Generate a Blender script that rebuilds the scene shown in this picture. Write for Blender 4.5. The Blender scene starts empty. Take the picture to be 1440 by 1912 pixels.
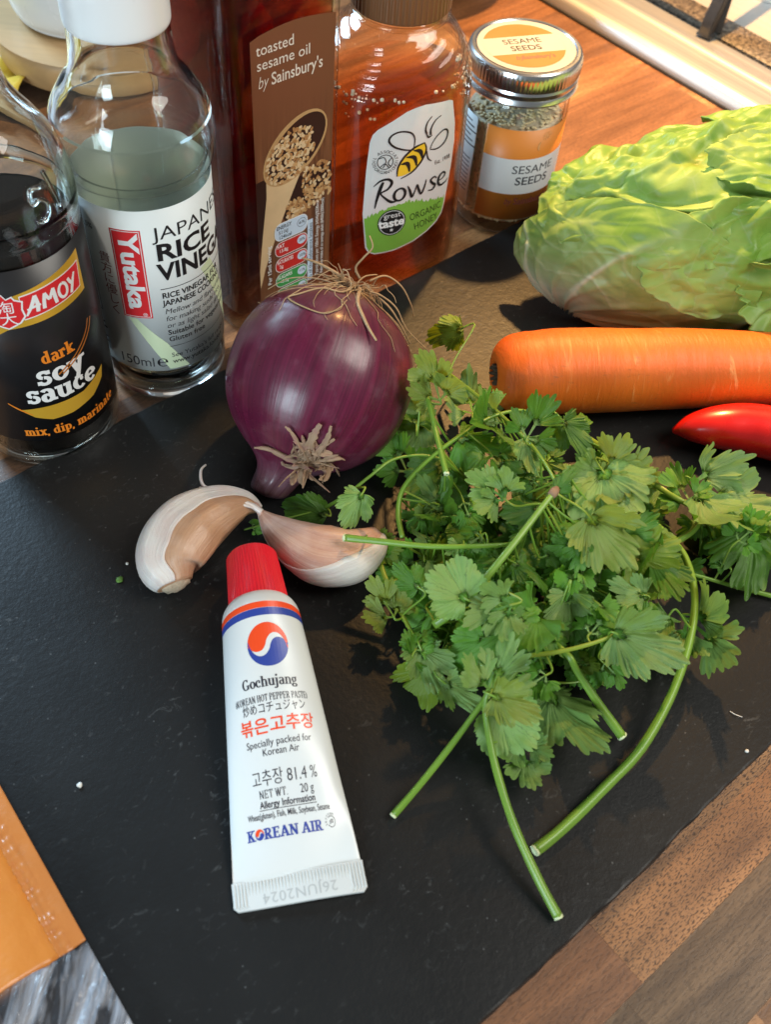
import bpy, bmesh, math, random
from mathutils import Vector, Matrix, noise
from mathutils.geometry import tessellate_polygon
R = math.radians
PI = math.pi
random.seed(7)
SC = bpy.context.scene
COL = SC.collection

# ------------------------------------------------------------------ camera
PITCH, ROLL, CAM_H, FPX = R(52.5), R(6.0), 0.32, 1900.0
IW, IH = 1440.0, 1912.0
cF = Vector((0, math.cos(PITCH), -math.sin(PITCH)))
_u0 = Vector((0, math.sin(PITCH), math.cos(PITCH)))
cR = Vector((1, 0, 0)) * math.cos(ROLL) + _u0 * math.sin(ROLL)
cU = Vector((-1, 0, 0)) * math.sin(ROLL) + _u0 * math.cos(ROLL)
cC = Vector((0, 0, CAM_H))
cam_data = bpy.data.cameras.new('camera')
cam_data.sensor_fit = 'VERTICAL'
cam_data.sensor_height = 36.0
cam_data.lens = FPX / IH * 36.0
cam_data.clip_start = 0.01
cam_data.clip_end = 50
cam_data.dof.use_dof = True
cam_data.dof.focus_distance = 0.385
cam_data.dof.aperture_fstop = 15.0
cam = bpy.data.objects.new('camera', cam_data)
COL.objects.link(cam)
cam.matrix_world = Matrix(((cR.x, cU.x, -cF.x, cC.x), (cR.y, cU.y, -cF.y, cC.y), (cR.z, cU.z, -cF.z, cC.z), (0, 0, 0, 1)))
SC.camera = cam

def at(x, y, z=0.0):
    """point of the place at height z that the survey photograph shows at (x, y)"""
    d = cF * FPX + cR * (x - IW / 2) - cU * (y - IH / 2)
    return cC + d * ((z - cC.z) / d.z)

# ------------------------------------------------------------------ light
world = bpy.data.worlds.new('World')
SC.world = world
world.use_nodes = True
bgn = world.node_tree.nodes['Background']
bgn.inputs[0].default_value = (0.78, 0.80, 0.82, 1)
bgn.inputs[1].default_value = 0.18

def lamp(name, kind, loc, target, energy, color, **kw):
    l = bpy.data.lights.new(name, kind)
    l.energy = energy
    l.color = color
    for k, v in kw.items():
        setattr(l, k, v)
    o = bpy.data.objects.new(name, l)
    COL.objects.link(o)
    o.location = loc
    o.rotation_euler = (Vector(target) - Vector(loc)).to_track_quat('-Z', 'Y').to_euler()
    return o
# warm cooker-hood lamp above the hob edge
lamp('hood_lamp', 'SPOT', (0.102, 0.672, 0.52), (0.18, 0.50, 0.0), 34.0, (1.0, 0.55, 0.19), shadow_soft_size=0.012, spot_size=R(70), spot_blend=0.85)
# daylight from a window behind the camera, to the left
lamp('window_light', 'AREA', (-0.62, -0.85, 0.42), (-0.05, 0.30, 0.04), 13.0, (0.72, 0.90, 1.0), shape='RECTANGLE', size=0.42, size_y=0.62)
# cool light from the far left behind the bottles
lamp('far_window_light', 'AREA', (-0.85, 0.95, 0.55), (-0.10, 0.30, 0.0), 17.0, (0.50, 0.76, 1.0), shape='RECTANGLE', size=0.30, size_y=0.45)
# neutral room light from the upper right
lamp('room_light', 'AREA', (1.00, 0.12, 1.25), (0.0, 0.22, 0.0), 19.0, (1.0, 0.95, 0.86), shape='RECTANGLE', size=0.85, size_y=0.85)
SC.view_settings.view_transform = 'Standard'
SC.view_settings.look = 'None'
SC.view_settings.gamma = 1
SC.view_settings.use_curve_mapping = False
SC.view_settings.exposure = 0.15
SC.render.engine = 'CYCLES'
SC.cycles.use_denoising = True
SC.cycles.max_bounces = 18
SC.cycles.transmission_bounces = 16
SC.cycles.transparent_max_bounces = 16
SC.cycles.glossy_bounces = 6
SC.cycles.diffuse_bounces = 4
SC.cycles.volume_bounces = 1
SC.cycles.caustics_reflective = False
SC.cycles.caustics_refractive = True
SC.cycles.sample_clamp_indirect = 14.0
SC.cycles.blur_glossy = 0.5

# ------------------------------------------------------------------ helpers: objects
def tag(o, label=None, cat=None, group=None, kind=None):
    if label: o['label'] = label
    if cat: o['category'] = cat
    if group: o['group'] = group
    if kind: o['kind'] = kind
    return o

def empty(name, loc, label, cat, rz=0.0, group=None):
    o = bpy.data.objects.new(name, None)
    o.empty_display_size = 0.01
    COL.objects.link(o)
    o.location = loc
    o.rotation_euler = (0, 0, rz)
    return tag(o, label, cat, group)

def link_mesh(name, me, parent=None):
    o = bpy.data.objects.new(name, me)
    COL.objects.link(o)
    if parent: o.parent = parent
    return o

def obj(name, bm, mats, parent=None, smooth=True, recalc=True):
    if recalc: bmesh.ops.recalc_face_normals(bm, faces=bm.faces)
    me = bpy.data.meshes.new(name)
    bm.to_mesh(me)
    bm.free()
    for m in (mats if isinstance(mats, (list, tuple)) else [mats]):
        me.materials.append(m)
    if smooth:
        me.shade_smooth()
    return link_mesh(name, me, parent)

def autosmooth(o, ang=40):
    """sharp edges above an angle"""
    me = o.data
    bm = bmesh.new(); bm.from_mesh(me)
    for e in bm.edges:
        if len(e.link_faces) == 2 and e.calc_face_angle(0) > R(ang): e.smooth = False
    bm.to_mesh(me); bm.free()
    return o

def lathe(prof, seg=72, bm=None, close=False):
    """revolve [(r, z), ...] about z; r == 0 ends become poles"""
    bm = bm or bmesh.new()
    rings = []
    for r, z in prof:
        if r < 1e-7:
            rings.append([bm.verts.new((0, 0, z))])
        else:
            rings.append([bm.verts.new((r * math.cos(2 * PI * i / seg), r * math.sin(2 * PI * i / seg), z)) for i in range(seg)])
    pairs = list(zip(rings, rings[1:])) + ([(rings[-1], rings[0])] if close else [])
    for a, b in pairs:
        for i in range(seg):
            j = (i + 1) % seg
            if len(a) == 1 and len(b) == 1: continue
            if len(a) == 1: bm.faces.new((a[0], b[i], b[j]))
            elif len(b) == 1: bm.faces.new((a[i], a[j], b[0]))
            else: bm.faces.new((a[i], a[j], b[j], b[i]))
    return bm

def smooth_prof(pts, n=8):
    """Catmull-Rom through profile points"""
    out = []
    P = [pts[0]] + list(pts) + [pts[-1]]
    for i in range(1, len(P) - 2):
        p0, p1, p2, p3 = P[i - 1], P[i], P[i + 1], P[i + 2]
        for k in range(n):
            t = k / n
            out.append(tuple(0.5 * (2 * b + (c - a) * t + (2 * a - 5 * b + 4 * c - d) * t * t + (-a + 3 * b - 3 * c + d) * t ** 3)
                             for a, b, c, d in zip(p0, p1, p2, p3)))
    out.append(tuple(pts[-1]))
    return out

def loft(rings, bm=None, closed=True, cap=True):
    """rings: lists of Vectors of equal length"""
    bm = bm or bmesh.new()
    V = [[bm.verts.new(p) for p in r] for r in rings]
    n = len(V[0])
    for a, b in zip(V, V[1:]):
        for i in range(n if closed else n - 1):
            j = (i + 1) % n
            bm.faces.new((a[i], a[j], b[j], b[i]))
    if cap and closed:
        for r in (V[0], V[-1]):
            try: bm.faces.new(r)
            except ValueError: pass
    return bm

def frames(pts):
    """parallel-transported frames along a polyline"""
    pts = [Vector(p) for p in pts]
    T = []
    for i in range(len(pts)):
        a = pts[max(0, i - 1)]; b = pts[min(len(pts) - 1, i + 1)]
        T.append((b - a).normalized())
    n = T[0].cross(Vector((0, 0, 1)))
    if n.length < 1e-4: n = T[0].cross(Vector((1, 0, 0)))
    n.normalize()
    out = []
    for i, t in enumerate(T):
        n = (n - t * n.dot(t)).normalized()
        out.append((pts[i], t, n, t.cross(n)))
    return out

def tube_bm(pts, rad, seg=8, bm=None, squash=1.0):
    """tube along pts; rad number or list"""
    fr = frames(pts)
    rings = []
    for i, (p, t, n, b) in enumerate(fr):
        r = rad[i] if isinstance(rad, (list, tuple)) else rad
        rings.append([p + n * (r * math.cos(2 * PI * k / seg)) + b * (r * squash * math.sin(2 * PI * k / seg)) for k in range(seg)])
    return loft(rings, bm)

def curve_pts(pts, n=6):
    return [Vector(p) for p in smooth_prof([tuple(p) for p in pts], n)]

def box_bm(sx, sy, sz, c=(0, 0, 0), bevel=0.0, seg=2, bm=None):
    b2 = bmesh.new()
    bmesh.ops.create_cube(b2, size=1.0)
    for v in b2.verts:
        v.co = Vector((v.co.x * sx + c[0], v.co.y * sy + c[1], v.co.z * sz + c[2]))
    if bevel > 0:
        bmesh.ops.bevel(b2, geom=b2.edges[:], offset=bevel, segments=seg, affect='EDGES', profile=0.5)
    if bm is None: return b2
    me = bpy.data.meshes.new('tmp'); b2.to_mesh(me); b2.free()
    bm.from_mesh(me); bpy.data.meshes.remove(me)
    return bm

# ------------------------------------------------------------------ helpers: materials
class NT:
    """tiny node-tree writer"""
    def __init__(s, name):
        s.m = bpy.data.materials.new(name)
        s.m.use_nodes = True
        s.t = s.m.node_tree
        s.b = s.t.nodes['Principled BSDF']
        s.out = s.t.nodes['Material Output']
    def n(s, typ, **kw):
        nd = s.t.nodes.new(typ)
        for k, v in kw.items():
            if k.startswith('i_'):
                nd.inputs[k[2:].replace('_', ' ')].default_value = v
            else: setattr(nd, k, v)
        return nd
    def l(s, a, b): s.t.links.new(a, b)
    def coord(s, kind='Object'):
        return s.n('ShaderNodeTexCoord').outputs[kind]
    def mapping(s, src, scale=(1, 1, 1), loc=(0, 0, 0), rot=(0, 0, 0)):
        m = s.n('ShaderNodeMapping')
        m.inputs['Scale'].default_value = scale; m.inputs['Location'].default_value = loc; m.inputs['Rotation'].default_value = rot
        s.l(src, m.inputs['Vector']); return m.outputs[0]
    def noise(s, src, scale, detail=4, rough=0.55, dist=0.0, out='Fac'):
        nd = s.n('ShaderNodeTexNoise')
        nd.inputs['Scale'].default_value = scale; nd.inputs['Detail'].default_value = detail
        nd.inputs['Roughness'].default_value = rough; nd.inputs['Distortion'].default_value = dist
        if src: s.l(src, nd.inputs['Vector'])
        return nd.outputs[out]
    def voro(s, src, scale, feature='F1', out='Distance', rnd=1.0):
        nd = s.n('ShaderNodeTexVoronoi', feature=feature)
        nd.inputs['Scale'].default_value = scale; nd.inputs['Randomness'].default_value = rnd
        if src: s.l(src, nd.inputs['Vector'])
        return nd.outputs[out]
    def ramp(s, fac, stops, interp='LINEAR'):
        nd = s.n('ShaderNodeValToRGB'); cr = nd.color_ramp; cr.interpolation = interp
        while len(cr.elements) < len(stops): cr.elements.new(0.5)
        for e, (p, c) in zip(cr.elements, stops):
            e.position = p
            e.color = (c, c, c, 1) if isinstance(c, (int, float)) else (*c, 1)
        s.l(fac, nd.inputs[0]); return nd.outputs[0]
    def mix(s, fac, a, b, mode='MIX'):
        nd = s.n('ShaderNodeMix', data_type='RGBA', blend_type=mode)
        for sock, v in ((nd.inputs[0], fac), (nd.inputs[6], a), (nd.inputs[7], b)):
            if isinstance(v, bpy.types.NodeSocket): s.l(v, sock)
            elif isinstance(v, (int, float)): sock.default_value = v if sock.type == 'VALUE' else (v, v, v, 1)
            else: sock.default_value = (*v, 1)
        return nd.outputs[2]
    def math(s, op, a, b=0.0, clamp=False):
        nd = s.n('ShaderNodeMath', operation=op, use_clamp=clamp)
        for i, v in enumerate((a, b)):
            if isinstance(v, bpy.types.NodeSocket): s.l(v, nd.inputs[i])
            else: nd.inputs[i].default_value = v
        return nd.outputs[0]
    def bump(s, h, strength=0.3, dist=0.001, normal=None):
        nd = s.n('ShaderNodeBump')
        nd.inputs['Strength'].default_value = strength; nd.inputs['Distance'].default_value = dist
        s.l(h, nd.inputs['Height'])
        if normal: s.l(normal, nd.inputs['Normal'])
        s.l(nd.outputs[0], s.b.inputs['Normal']); return nd.outputs[0]
    def set(s, **kw):
        for k, v in kw.items():
            sock = s.b.inputs[k.replace('_', ' ')]
            if isinstance(v, bpy.types.NodeSocket): s.l(v, sock)
            elif isinstance(v, tuple) and len(v) == 3 and sock.type == 'RGBA': sock.default_value = (*v, 1)
            else: sock.default_value = v
        return s

def plain(name, col, rough=0.5, var=0.06, scale=60, bump=0.0, metal=0.0, **kw):
    """paint, paper or plastic with slight procedural unevenness"""
    t = NT(name)
    f = t.noise(t.coord(), scale, 4)
    lo = tuple(max(0, c * (1 - var)) for c in col); hi = tuple(min(1, c * (1 + var)) for c in col)
    t.set(Base_Color=t.mix(f, lo, hi), Roughness=t.ramp(f, [(0.3, max(0.02, rough * 0.85)), (0.7, min(1, rough * 1.15))]), Metallic=metal, **kw)
    if bump: t.bump(f, bump, 0.0005)
    return t.m

def glass(name, col=(1, 1, 1), rough=0.0, ior=1.48, bump=0.0, absorb=None, density=0.0, scale=120):
    t = NT(name)
    t.set(Base_Color=col, Roughness=rough, IOR=ior, Transmission_Weight=1.0)
    if bump:
        t.bump(t.noise(t.coord(), scale, 3), bump, 0.0006)
    if absorb:
        v = t.n('ShaderNodeVolumeAbsorption')
        v.inputs['Color'].default_value = (*absorb, 1); v.inputs['Density'].default_value = density
        t.l(v.outputs[0], t.out.inputs['Volume'])
    return t.m

# ------------------------------------------------------------------ helpers: print (lettering and flat marks on a surface)
_tcurve = bpy.data.curves.new('lettering_source', 'FONT')
_tobj = bpy.data.objects.new('lettering_source', _tcurve)
COL.objects.link(_tobj)

def text_mesh(body, bold=0.0, shear=0.0, spacing=1.0, line=1.0, align='LEFT'):
    c = _tcurve
    c.body = body; c.size = 1.0; c.offset = bold; c.shear = shear; c.space_character = spacing
    c.space_line = line; c.align_x = align; c.resolution_u = 3; c.fill_mode = 'FRONT' if False else c.fill_mode
    dg = bpy.context.evaluated_depsgraph_get()
    ev = _tobj.evaluated_get(dg)
    me = ev.to_mesh()
    V = [(v.co.x, v.co.y) for v in me.vertices]
    F = [tuple(p.vertices) for p in me.polygons]
    ev.to_mesh_clear()
    return V, F

class Print:
    """flat artwork in (u, v) metres, laid over a surface by a mapping function"""
    def __init__(s): s.g = {}; s.k = 0; s.run = 0
    def _add(s, name, mat, V, F, layer):
        s.k += 1
        off = layer * 4.5e-5 + (s.k % 40) * 4e-7
        vs, fs = s.g.setdefault((name, mat, s.run), ([], []))
        b = len(vs)
        vs.extend((x, y, off) for x, y in V)
        fs.extend(tuple(i + b for i in f) for f in F)
    def poly(s, pts, mat, layer=1, name='print'):
        tri = tessellate_polygon([[Vector((x, y, 0)) for x, y in pts]])
        s._add(name, mat, pts, tri, layer)
    def rect(s, x0, y0, x1, y1, mat, layer=1, name='print', rot=0.0, r=0.0):
        cx, cy = (x0 + x1) / 2, (y0 + y1) / 2
        if r > 0:
            pts = []
            for qx, qy, a in ((x1 - r, y1 - r, 0), (x0 + r, y1 - r, 90), (x0 + r, y0 + r, 180), (x1 - r, y0 + r, 270)):
                pts += [(qx + r * math.cos(R(a + k * 18)), qy + r * math.sin(R(a + k * 18))) for k in range(6)]
        else:
            pts = [(x0, y0), (x1, y0), (x1, y1), (x0, y1)]
        c, q = math.cos(rot), math.sin(rot)
        s.poly([(cx + (x - cx) * c - (y - cy) * q, cy + (x - cx) * q + (y - cy) * c) for x, y in pts], mat, layer, name)
    def ell(s, cx, cy, rx, ry, mat, layer=1, name='print', n=36, rot=0.0):
        c, q = math.cos(rot), math.sin(rot)
        s.poly([(cx + rx * math.cos(2 * PI * i / n) * c - ry * math.sin(2 * PI * i / n) * q,
                 cy + rx * math.cos(2 * PI * i / n) * q + ry * math.sin(2 * PI * i / n) * c) for i in range(n)], mat, layer, name)
    def stroke(s, pts, w, mat, layer=2, name='print', smooth=0, closed=False):
        """ribbon along pts; w number or list of widths"""
        P = [tuple(p) for p in pts]
        if smooth:
            if not isinstance(w, (list, tuple)): w = [w] * len(P)
            Q = smooth_prof([(p[0], p[1], ww) for p, ww in zip(P, w)], smooth)
            P = [(q[0], q[1]) for q in Q]; w = [max(q[2], 1e-6) for q in Q]
        if closed: P.append(P[0])
        n = len(P)
        if not isinstance(w, (list, tuple)): w = [w] * n
        while len(w) < n: w = list(w) + [w[-1]]
        V = []
        for i in range(n):
            a = P[i - 1] if i > 0 else (P[-2] if closed else P[0]); b = P[i + 1] if i < n - 1 else (P[1] if closed else P[-1])
            dx, dy = b[0] - a[0], b[1] - a[1]
            L = math.hypot(dx, dy) or 1
            nx, ny = -dy / L * w[i] / 2, dx / L * w[i] / 2
            V += [(P[i][0] + nx, P[i][1] + ny), (P[i][0] - nx, P[i][1] - ny)]
        F = [(2 * i, 2 * i + 1, 2 * i + 3, 2 * i + 2) for i in range(n - 1)]
        s._add(name, mat, V, F, layer)
    def text(s, body, x, y, h, mat, layer=2, name='lettering', bold=0.0, shear=0.0, xs=1.0, spacing=1.0, line=1.0, align='LEFT', rot=0.0, width=None, arc=None):
        """h = capital height; width fits the line to a width"""
        V, F = text_mesh(body, bold, shear, spacing, line, align)
        if not V: return
        k = h / 0.682
        if width:
            w = (max(p[0] for p in V) - min(p[0] for p in V)) * k
            xs = width / w
        c, q = math.cos(rot), math.sin(rot)
        O = []
        for a, b in V:
            a, b = a * k * xs, b * k
            O.append((x + a * c - b * q, y + a * q + b * c))
        s.run = s.k + 1
        s._add(name, mat, O, F, layer)
        s.run = 0
    def arc_text(s, body, cx, cy, rad, a0, step, h, mat, layer=2, name='lettering', flip=False, bold=0.0):
        s.run = s.k + 1
        for i, ch in enumerate(body):
            a = a0 + step * i
            if ch == ' ': continue
            V, F = text_mesh(ch, bold, 0, 1, 1, 'CENTER')
            k = h / 0.682
            rot = a - PI / 2 if not flip else a + PI / 2
            c, q = math.cos(rot), math.sin(rot)
            px, py = cx + rad * math.cos(a), cy + rad * math.sin(a)
            s._add(name, mat, [(px + x * k * c - y * k * q, py + x * k * q + y * k * c) for x, y in V], F, layer)
        s.run = 0
    def build(s, fmap, parent, step=0.0015, cutv=False):
        out = []
        for (name, mat, run), (vs, fs) in s.g.items():
            bm = bmesh.new()
            B = [bm.verts.new(v) for v in vs]
            for f in fs:
                if len(set(f)) < 3: continue
                try: bm.faces.new([B[i] for i in f])
                except ValueError: pass
            if step:
                for ax in ((0, 1) if cutv else (0,)):
                    lo = min(v[ax] for v in vs); hi = max(v[ax] for v in vs)
                    k = math.floor(lo / step) + 1
                    while k * step < hi:
                        co = [0, 0, 0]; no = [0, 0, 0]; co[ax] = k * step; no[ax] = 1
                        bmesh.ops.bisect_plane(bm, geom=bm.verts[:] + bm.edges[:] + bm.faces[:], plane_co=co, plane_no=no, dist=1e-7)
                        k += 1
            for v in bm.verts:
                v.co = fmap(v.co.x, v.co.y, v.co.z)
            out.append(obj(name, bm, mat, parent, smooth=False, recalc=False))
        return out

def cyl_map(rad, a0=-PI / 2, base=0.0):
    """u to the right when seen from outside"""
    def f(u, v, off):
        a = a0 + u / rad
        return Vector(((rad + off) * math.cos(a), (rad + off) * math.sin(a), base + v))
    return f

def cyl_sheet(rad, u0, u1, v0, v1, a0=-PI / 2, thick=8e-5, nu=60, edge=None):
    """thin curved label with thickness; edge(t) may vary top/bottom"""
    bm = bmesh.new()
    g = []
    for k, rr in enumerate((rad, rad + thick)):
        row = []
        for i in range(nu + 1):
            a = a0 + (u0 + (u1 - u0) * i / nu) / rad
            row.append([bm.verts.new((rr * math.cos(a), rr * math.sin(a), v)) for v in (v0, v1)])
        g.append(row)
    for i in range(nu):
        bm.faces.new((g[1][i][0], g[1][i + 1][0], g[1][i + 1][1], g[1][i][1]))
        bm.faces.new((g[0][i][1], g[0][i + 1][1], g[0][i + 1][0], g[0][i][0]))
        for e in (0, 1):
            bm.faces.new((g[0][i][e], g[0][i + 1][e], g[1][i + 1][e], g[1][i][e]))
    for i in (0, nu):
        bm.faces.new((g[0][i][0], g[0][i][1], g[1][i][1], g[1][i][0]))
    return bm

# ------------------------------------------------------------------ serif lettering drawn with strokes (unit: capital height 1)
def serif(P, body, x, y, h, mat, layer=2, T=0.2, t=0.07, slab=0.09, xs=1.0, name='lettering', track=0.08, rot=0.0, X=0.68, curve=None):
    """curve(x) -> (x, y, rot) for a baseline that bends"""
    pen = 0.0
    P.run = P.k + 1
    def put(pts, w):
        O = []
        for a, b in pts:
            gx, gy = (pen + a) * h * xs, b * h
            if curve: O.append(curve(gx, gy))
            else: O.append((x + gx * math.cos(rot) - gy * math.sin(rot), y + gx * math.sin(rot) + gy * math.cos(rot)))
        P.stroke(O, [q * h for q in w] if isinstance(w, list) else w * h, mat, layer, name)
    def V(cx, y0, y1, w=None): put([(cx, y0), (cx, (y0 + y1) / 2), (cx, y1)], w or T)
    def H(x0, x1, cy, w=None): put([(x0, cy), (x1, cy)], w or t)
    def S(cx, cy, w=None, up=None):
        w = w or T * 2.1
        H(cx - w / 2, cx + w / 2, cy + (slab / 2 if cy < 0.3 else -slab / 2), slab)
    def E(cx, cy, rx, ry, a0, a1, w0=None, w1=None):
        n = 16; pts = []; ws = []
        for i in range(n + 1):
            a = R(a0 + (a1 - a0) * i / n)
            pts.append((cx + rx * math.cos(a), cy + ry * math.sin(a)))
            ws.append((w0 or t) + ((w1 or T) - (w0 or t)) * abs(math.cos(a)) ** 1.3)
        put(pts, ws)
    def L(x0, y0, x1, y1, w): put([(x0, y0), (x1, y1)], w)
    ry = X / 2 - t / 2
    for ch in body:
        w = 0.6
        if ch == ' ': w = 0.3
        elif ch == 'o': E(.32, X / 2, .23, ry, 0, 360); w = .64
        elif ch == 'c': E(.33, X / 2, .24, ry, 45, 318); E(.46, X - .2, .04, .04, 0, 360, .1, .1); w = .6
        elif ch == 'e': E(.33, X / 2, .24, ry, 0, 318); H(.1, .6, X / 2 + .02); w = .64
        elif ch in 'hn':
            V(.16, 0, 1 if ch == 'h' else X); S(.16, 0); S(.11, 1 if ch == 'h' else X, T * 1.5)
            E(.36, X - .26, .2, .23, 0, 150); V(.56, 0, X - .24); S(.56, 0); w = .74
        elif ch == 'm':
            V(.16, 0, X); S(.16, 0); S(.11, X, T * 1.5)
            for q in (0, .36): E(.34 + q, X - .24, .18, .21, 0, 150); V(.52 + q, 0, X - .22); S(.52 + q, 0)
            w = 1.06
        elif ch == 'u':
            V(.16, .24, X); S(.12, X, T * 1.6); E(.36, .26, .2, .23, 180, 340); V(.56, 0, X); S(.52, X, T * 1.6); S(.6, 0, T * 1.5); w = .76
        elif ch == 'r': V(.16, 0, X); S(.16, 0); S(.11, X, T * 1.5); E(.38, X - .2, .18, .17, 60, 160); E(.45, X - .15, .04, .04, 0, 360, .1, .1); w = .56
        elif ch in 'ij':
            V(.17, 0 if ch == 'i' else -.1, X); S(.12, X, T * 1.6); E(.17, .92, .05, .05, 0, 360, .1, .12)
            if ch == 'i': S(.17, 0)
            else: E(.02, -.1, .15, .17, 0, -150)
            w = .36
        elif ch == 'a':
            E(.28, X - .22, .2, .19, 0, 150); V(.48, .06, X - .2); E(.28, .2, .17, .18, 40, 320); S(.54, 0, T * 1.4); w = .66
        elif ch in 'dk':
            if ch == 'd': E(.3, X / 2, .21, ry, 30, 330); V(.5, 0, 1); S(.45, 1, T * 1.5); S(.55, 0, T * 1.5); w = .72
            else: V(.16, 0, 1); S(.16, 0); S(.11, 1, T * 1.5); L(.18, .28, .52, X - .05, t * 1.2); L(.28, .36, .54, .05, T * .9); S(.56, 0, T * 1.8); S(.52, X, T * 1.6); w = .7
        elif ch == 'g':
            E(.3, X * .62, .2, .2, 0, 360); E(.3, -.1, .25, .13, 0, 360); L(.16, .22, .22, .03, t * 1.6); L(.44, X * .82, .6, X - .02, t * 2); w = .64
        elif ch == 'p':
            V(.16, -.3, X); S(.16, -.3); S(.11, X, T * 1.5); E(.36, X / 2, .21, ry, -150, 150); w = .68
        elif ch == 's':
            E(.28, X * .73, .17, X * .21, 40, 255, t * 1.2, T * .8); E(.28, X * .3, .19, X * .24, 90, -150, t * 1.2, T * .8)
            V(.46, X * .72, X, t * 1.4); V(.09, .02, X * .3, t * 1.4); w = .56
        elif ch == 'y':
            L(.14, X, .36, .05, T); L(.58, X, .28, -.24, t * 1.6); S(.14, X, T * 2); S(.58, X, T * 1.8); H(.12, .32, -.25, slab * 1.2); w = .72
        elif ch == 'x':
            L(.12, X, .54, 0, T); L(.54, X, .12, 0, t * 1.5)
            for q in (.12, .54): S(q, 0, T * 1.7); S(q, X, T * 1.7)
            w = .66
        elif ch == 't': V(.2, .1, .9); H(.04, .4, X - slab / 2, slab); E(.32, .14, .12, .11, 180, 330); w = .46
        elif ch == ',': L(.12, .1, .06, -.16, T * .8); w = .28
        elif ch == '.': L(.1, 0, .1, .13, T * .8); w = .26
        elif ch == '(': E(.42, .38, .3, .56, 130, 230); w = .34
        elif ch == ')': E(-.08, .38, .3, .56, 50, -50); w = .34
        elif ch == 'G': E(.42, .5, .33, .47, 40, 330); V(.7, .05, .42); S(.68, .44, T * 2.2); V(.66, .74, .98, t); w = .9
        elif ch == 'K':
            V(.18, 0, 1); S(.18, 0); S(.18, 1); L(.24, .4, .66, .95, t * 1.5); L(.36, .56, .68, .04, T); S(.7, 0, T * 1.9); S(.66, 1, T * 1.7); w = .88
        elif ch == 'O': E(.42, .5, .32, .47, 0, 360); w = .86
        elif ch == 'Q': w = .9
        elif ch == 'R':
            V(.18, 0, 1); S(.18, 0); S(.14, 1, T * 1.6); E(.36, .74, .24, .23, -90, 90); H(.18, .38, .97); H(.18, .38, .51); L(.4, .5, .66, .04, T); S(.7, 0, T * 1.6); w = .86
        elif ch == 'E':
            V(.18, 0, 1); S(.12, 0, T * 1.5); S(.12, 1, T * 1.5); H(.18, .62, .965, t * 1.2); H(.18, .5, .5); H(.18, .62, .035, t * 1.2)
            V(.62, .76, 1, t); V(.62, 0, .25, t); V(.5, .38, .62, t); w = .76
        elif ch == 'A':
            L(.08, 0, .38, 1, t * 1.5); L(.38, 1, .7, 0, T); H(.2, .58, .32); S(.1, 0, T * 1.6); S(.7, 0, T * 1.8); w = .84
        elif ch == 'N':
            V(.16, 0, 1, t * 1.5); L(.14, .97, .7, .03, T); V(.7, 0, 1, t * 1.5); S(.16, 0, T * 1.6); S(.14, 1, T * 1.6); S(.7, 1, T * 1.6); w = .88
        elif ch == 'I': V(.2, 0, 1); S(.2, 0); S(.2, 1); w = .42
        elif ch == 'H': V(.18, 0, 1); V(.66, 0, 1); H(.18, .66, .5); S(.18, 0); S(.18, 1); S(.66, 0); S(.66, 1); w = .86
        elif ch == 'T': V(.38, 0, 1); H(.06, .7, .965, t * 1.2); S(.38, 0); V(.06, .74, 1, t); V(.7, .74, 1, t); w = .78
        elif ch == 'P': V(.18, 0, 1); S(.18, 0); S(.14, 1, T * 1.6); E(.38, .72, .24, .25, -90, 90); H(.18, .4, .97); H(.18, .4, .47); w = .76
        elif ch == 'S': E(.34, .74, .22, .22, 30, 265); E(.34, .26, .24, .24, 90, -160); V(.56, .76, 1, t); V(.1, 0, .26, t); w = .7
        elif ch == 'W': L(.06, 1, .28, 0, T); L(.28, 0, .5, 1, t * 1.4); L(.46, 1, .68, 0, T); L(.68, 0, .9, 1, t * 1.4); S(.08, 1, T * 1.7); S(.48, 1, T * 1.7); S(.9, 1, T * 1.6); w = 1.02
        pen += w + track
    P.run = 0
    return pen * h * xs
# ================================================================== SETTING
ANG = R(44.5)
E1 = Vector((math.cos(ANG), math.sin(ANG), 0))
E2 = Vector((-math.sin(ANG), math.cos(ANG), 0))
def st(s, t, z=0.0): return E1 * s + E2 * t + Vector((0, 0, z))
BZ = 0.006      # top of the slate board

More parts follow.
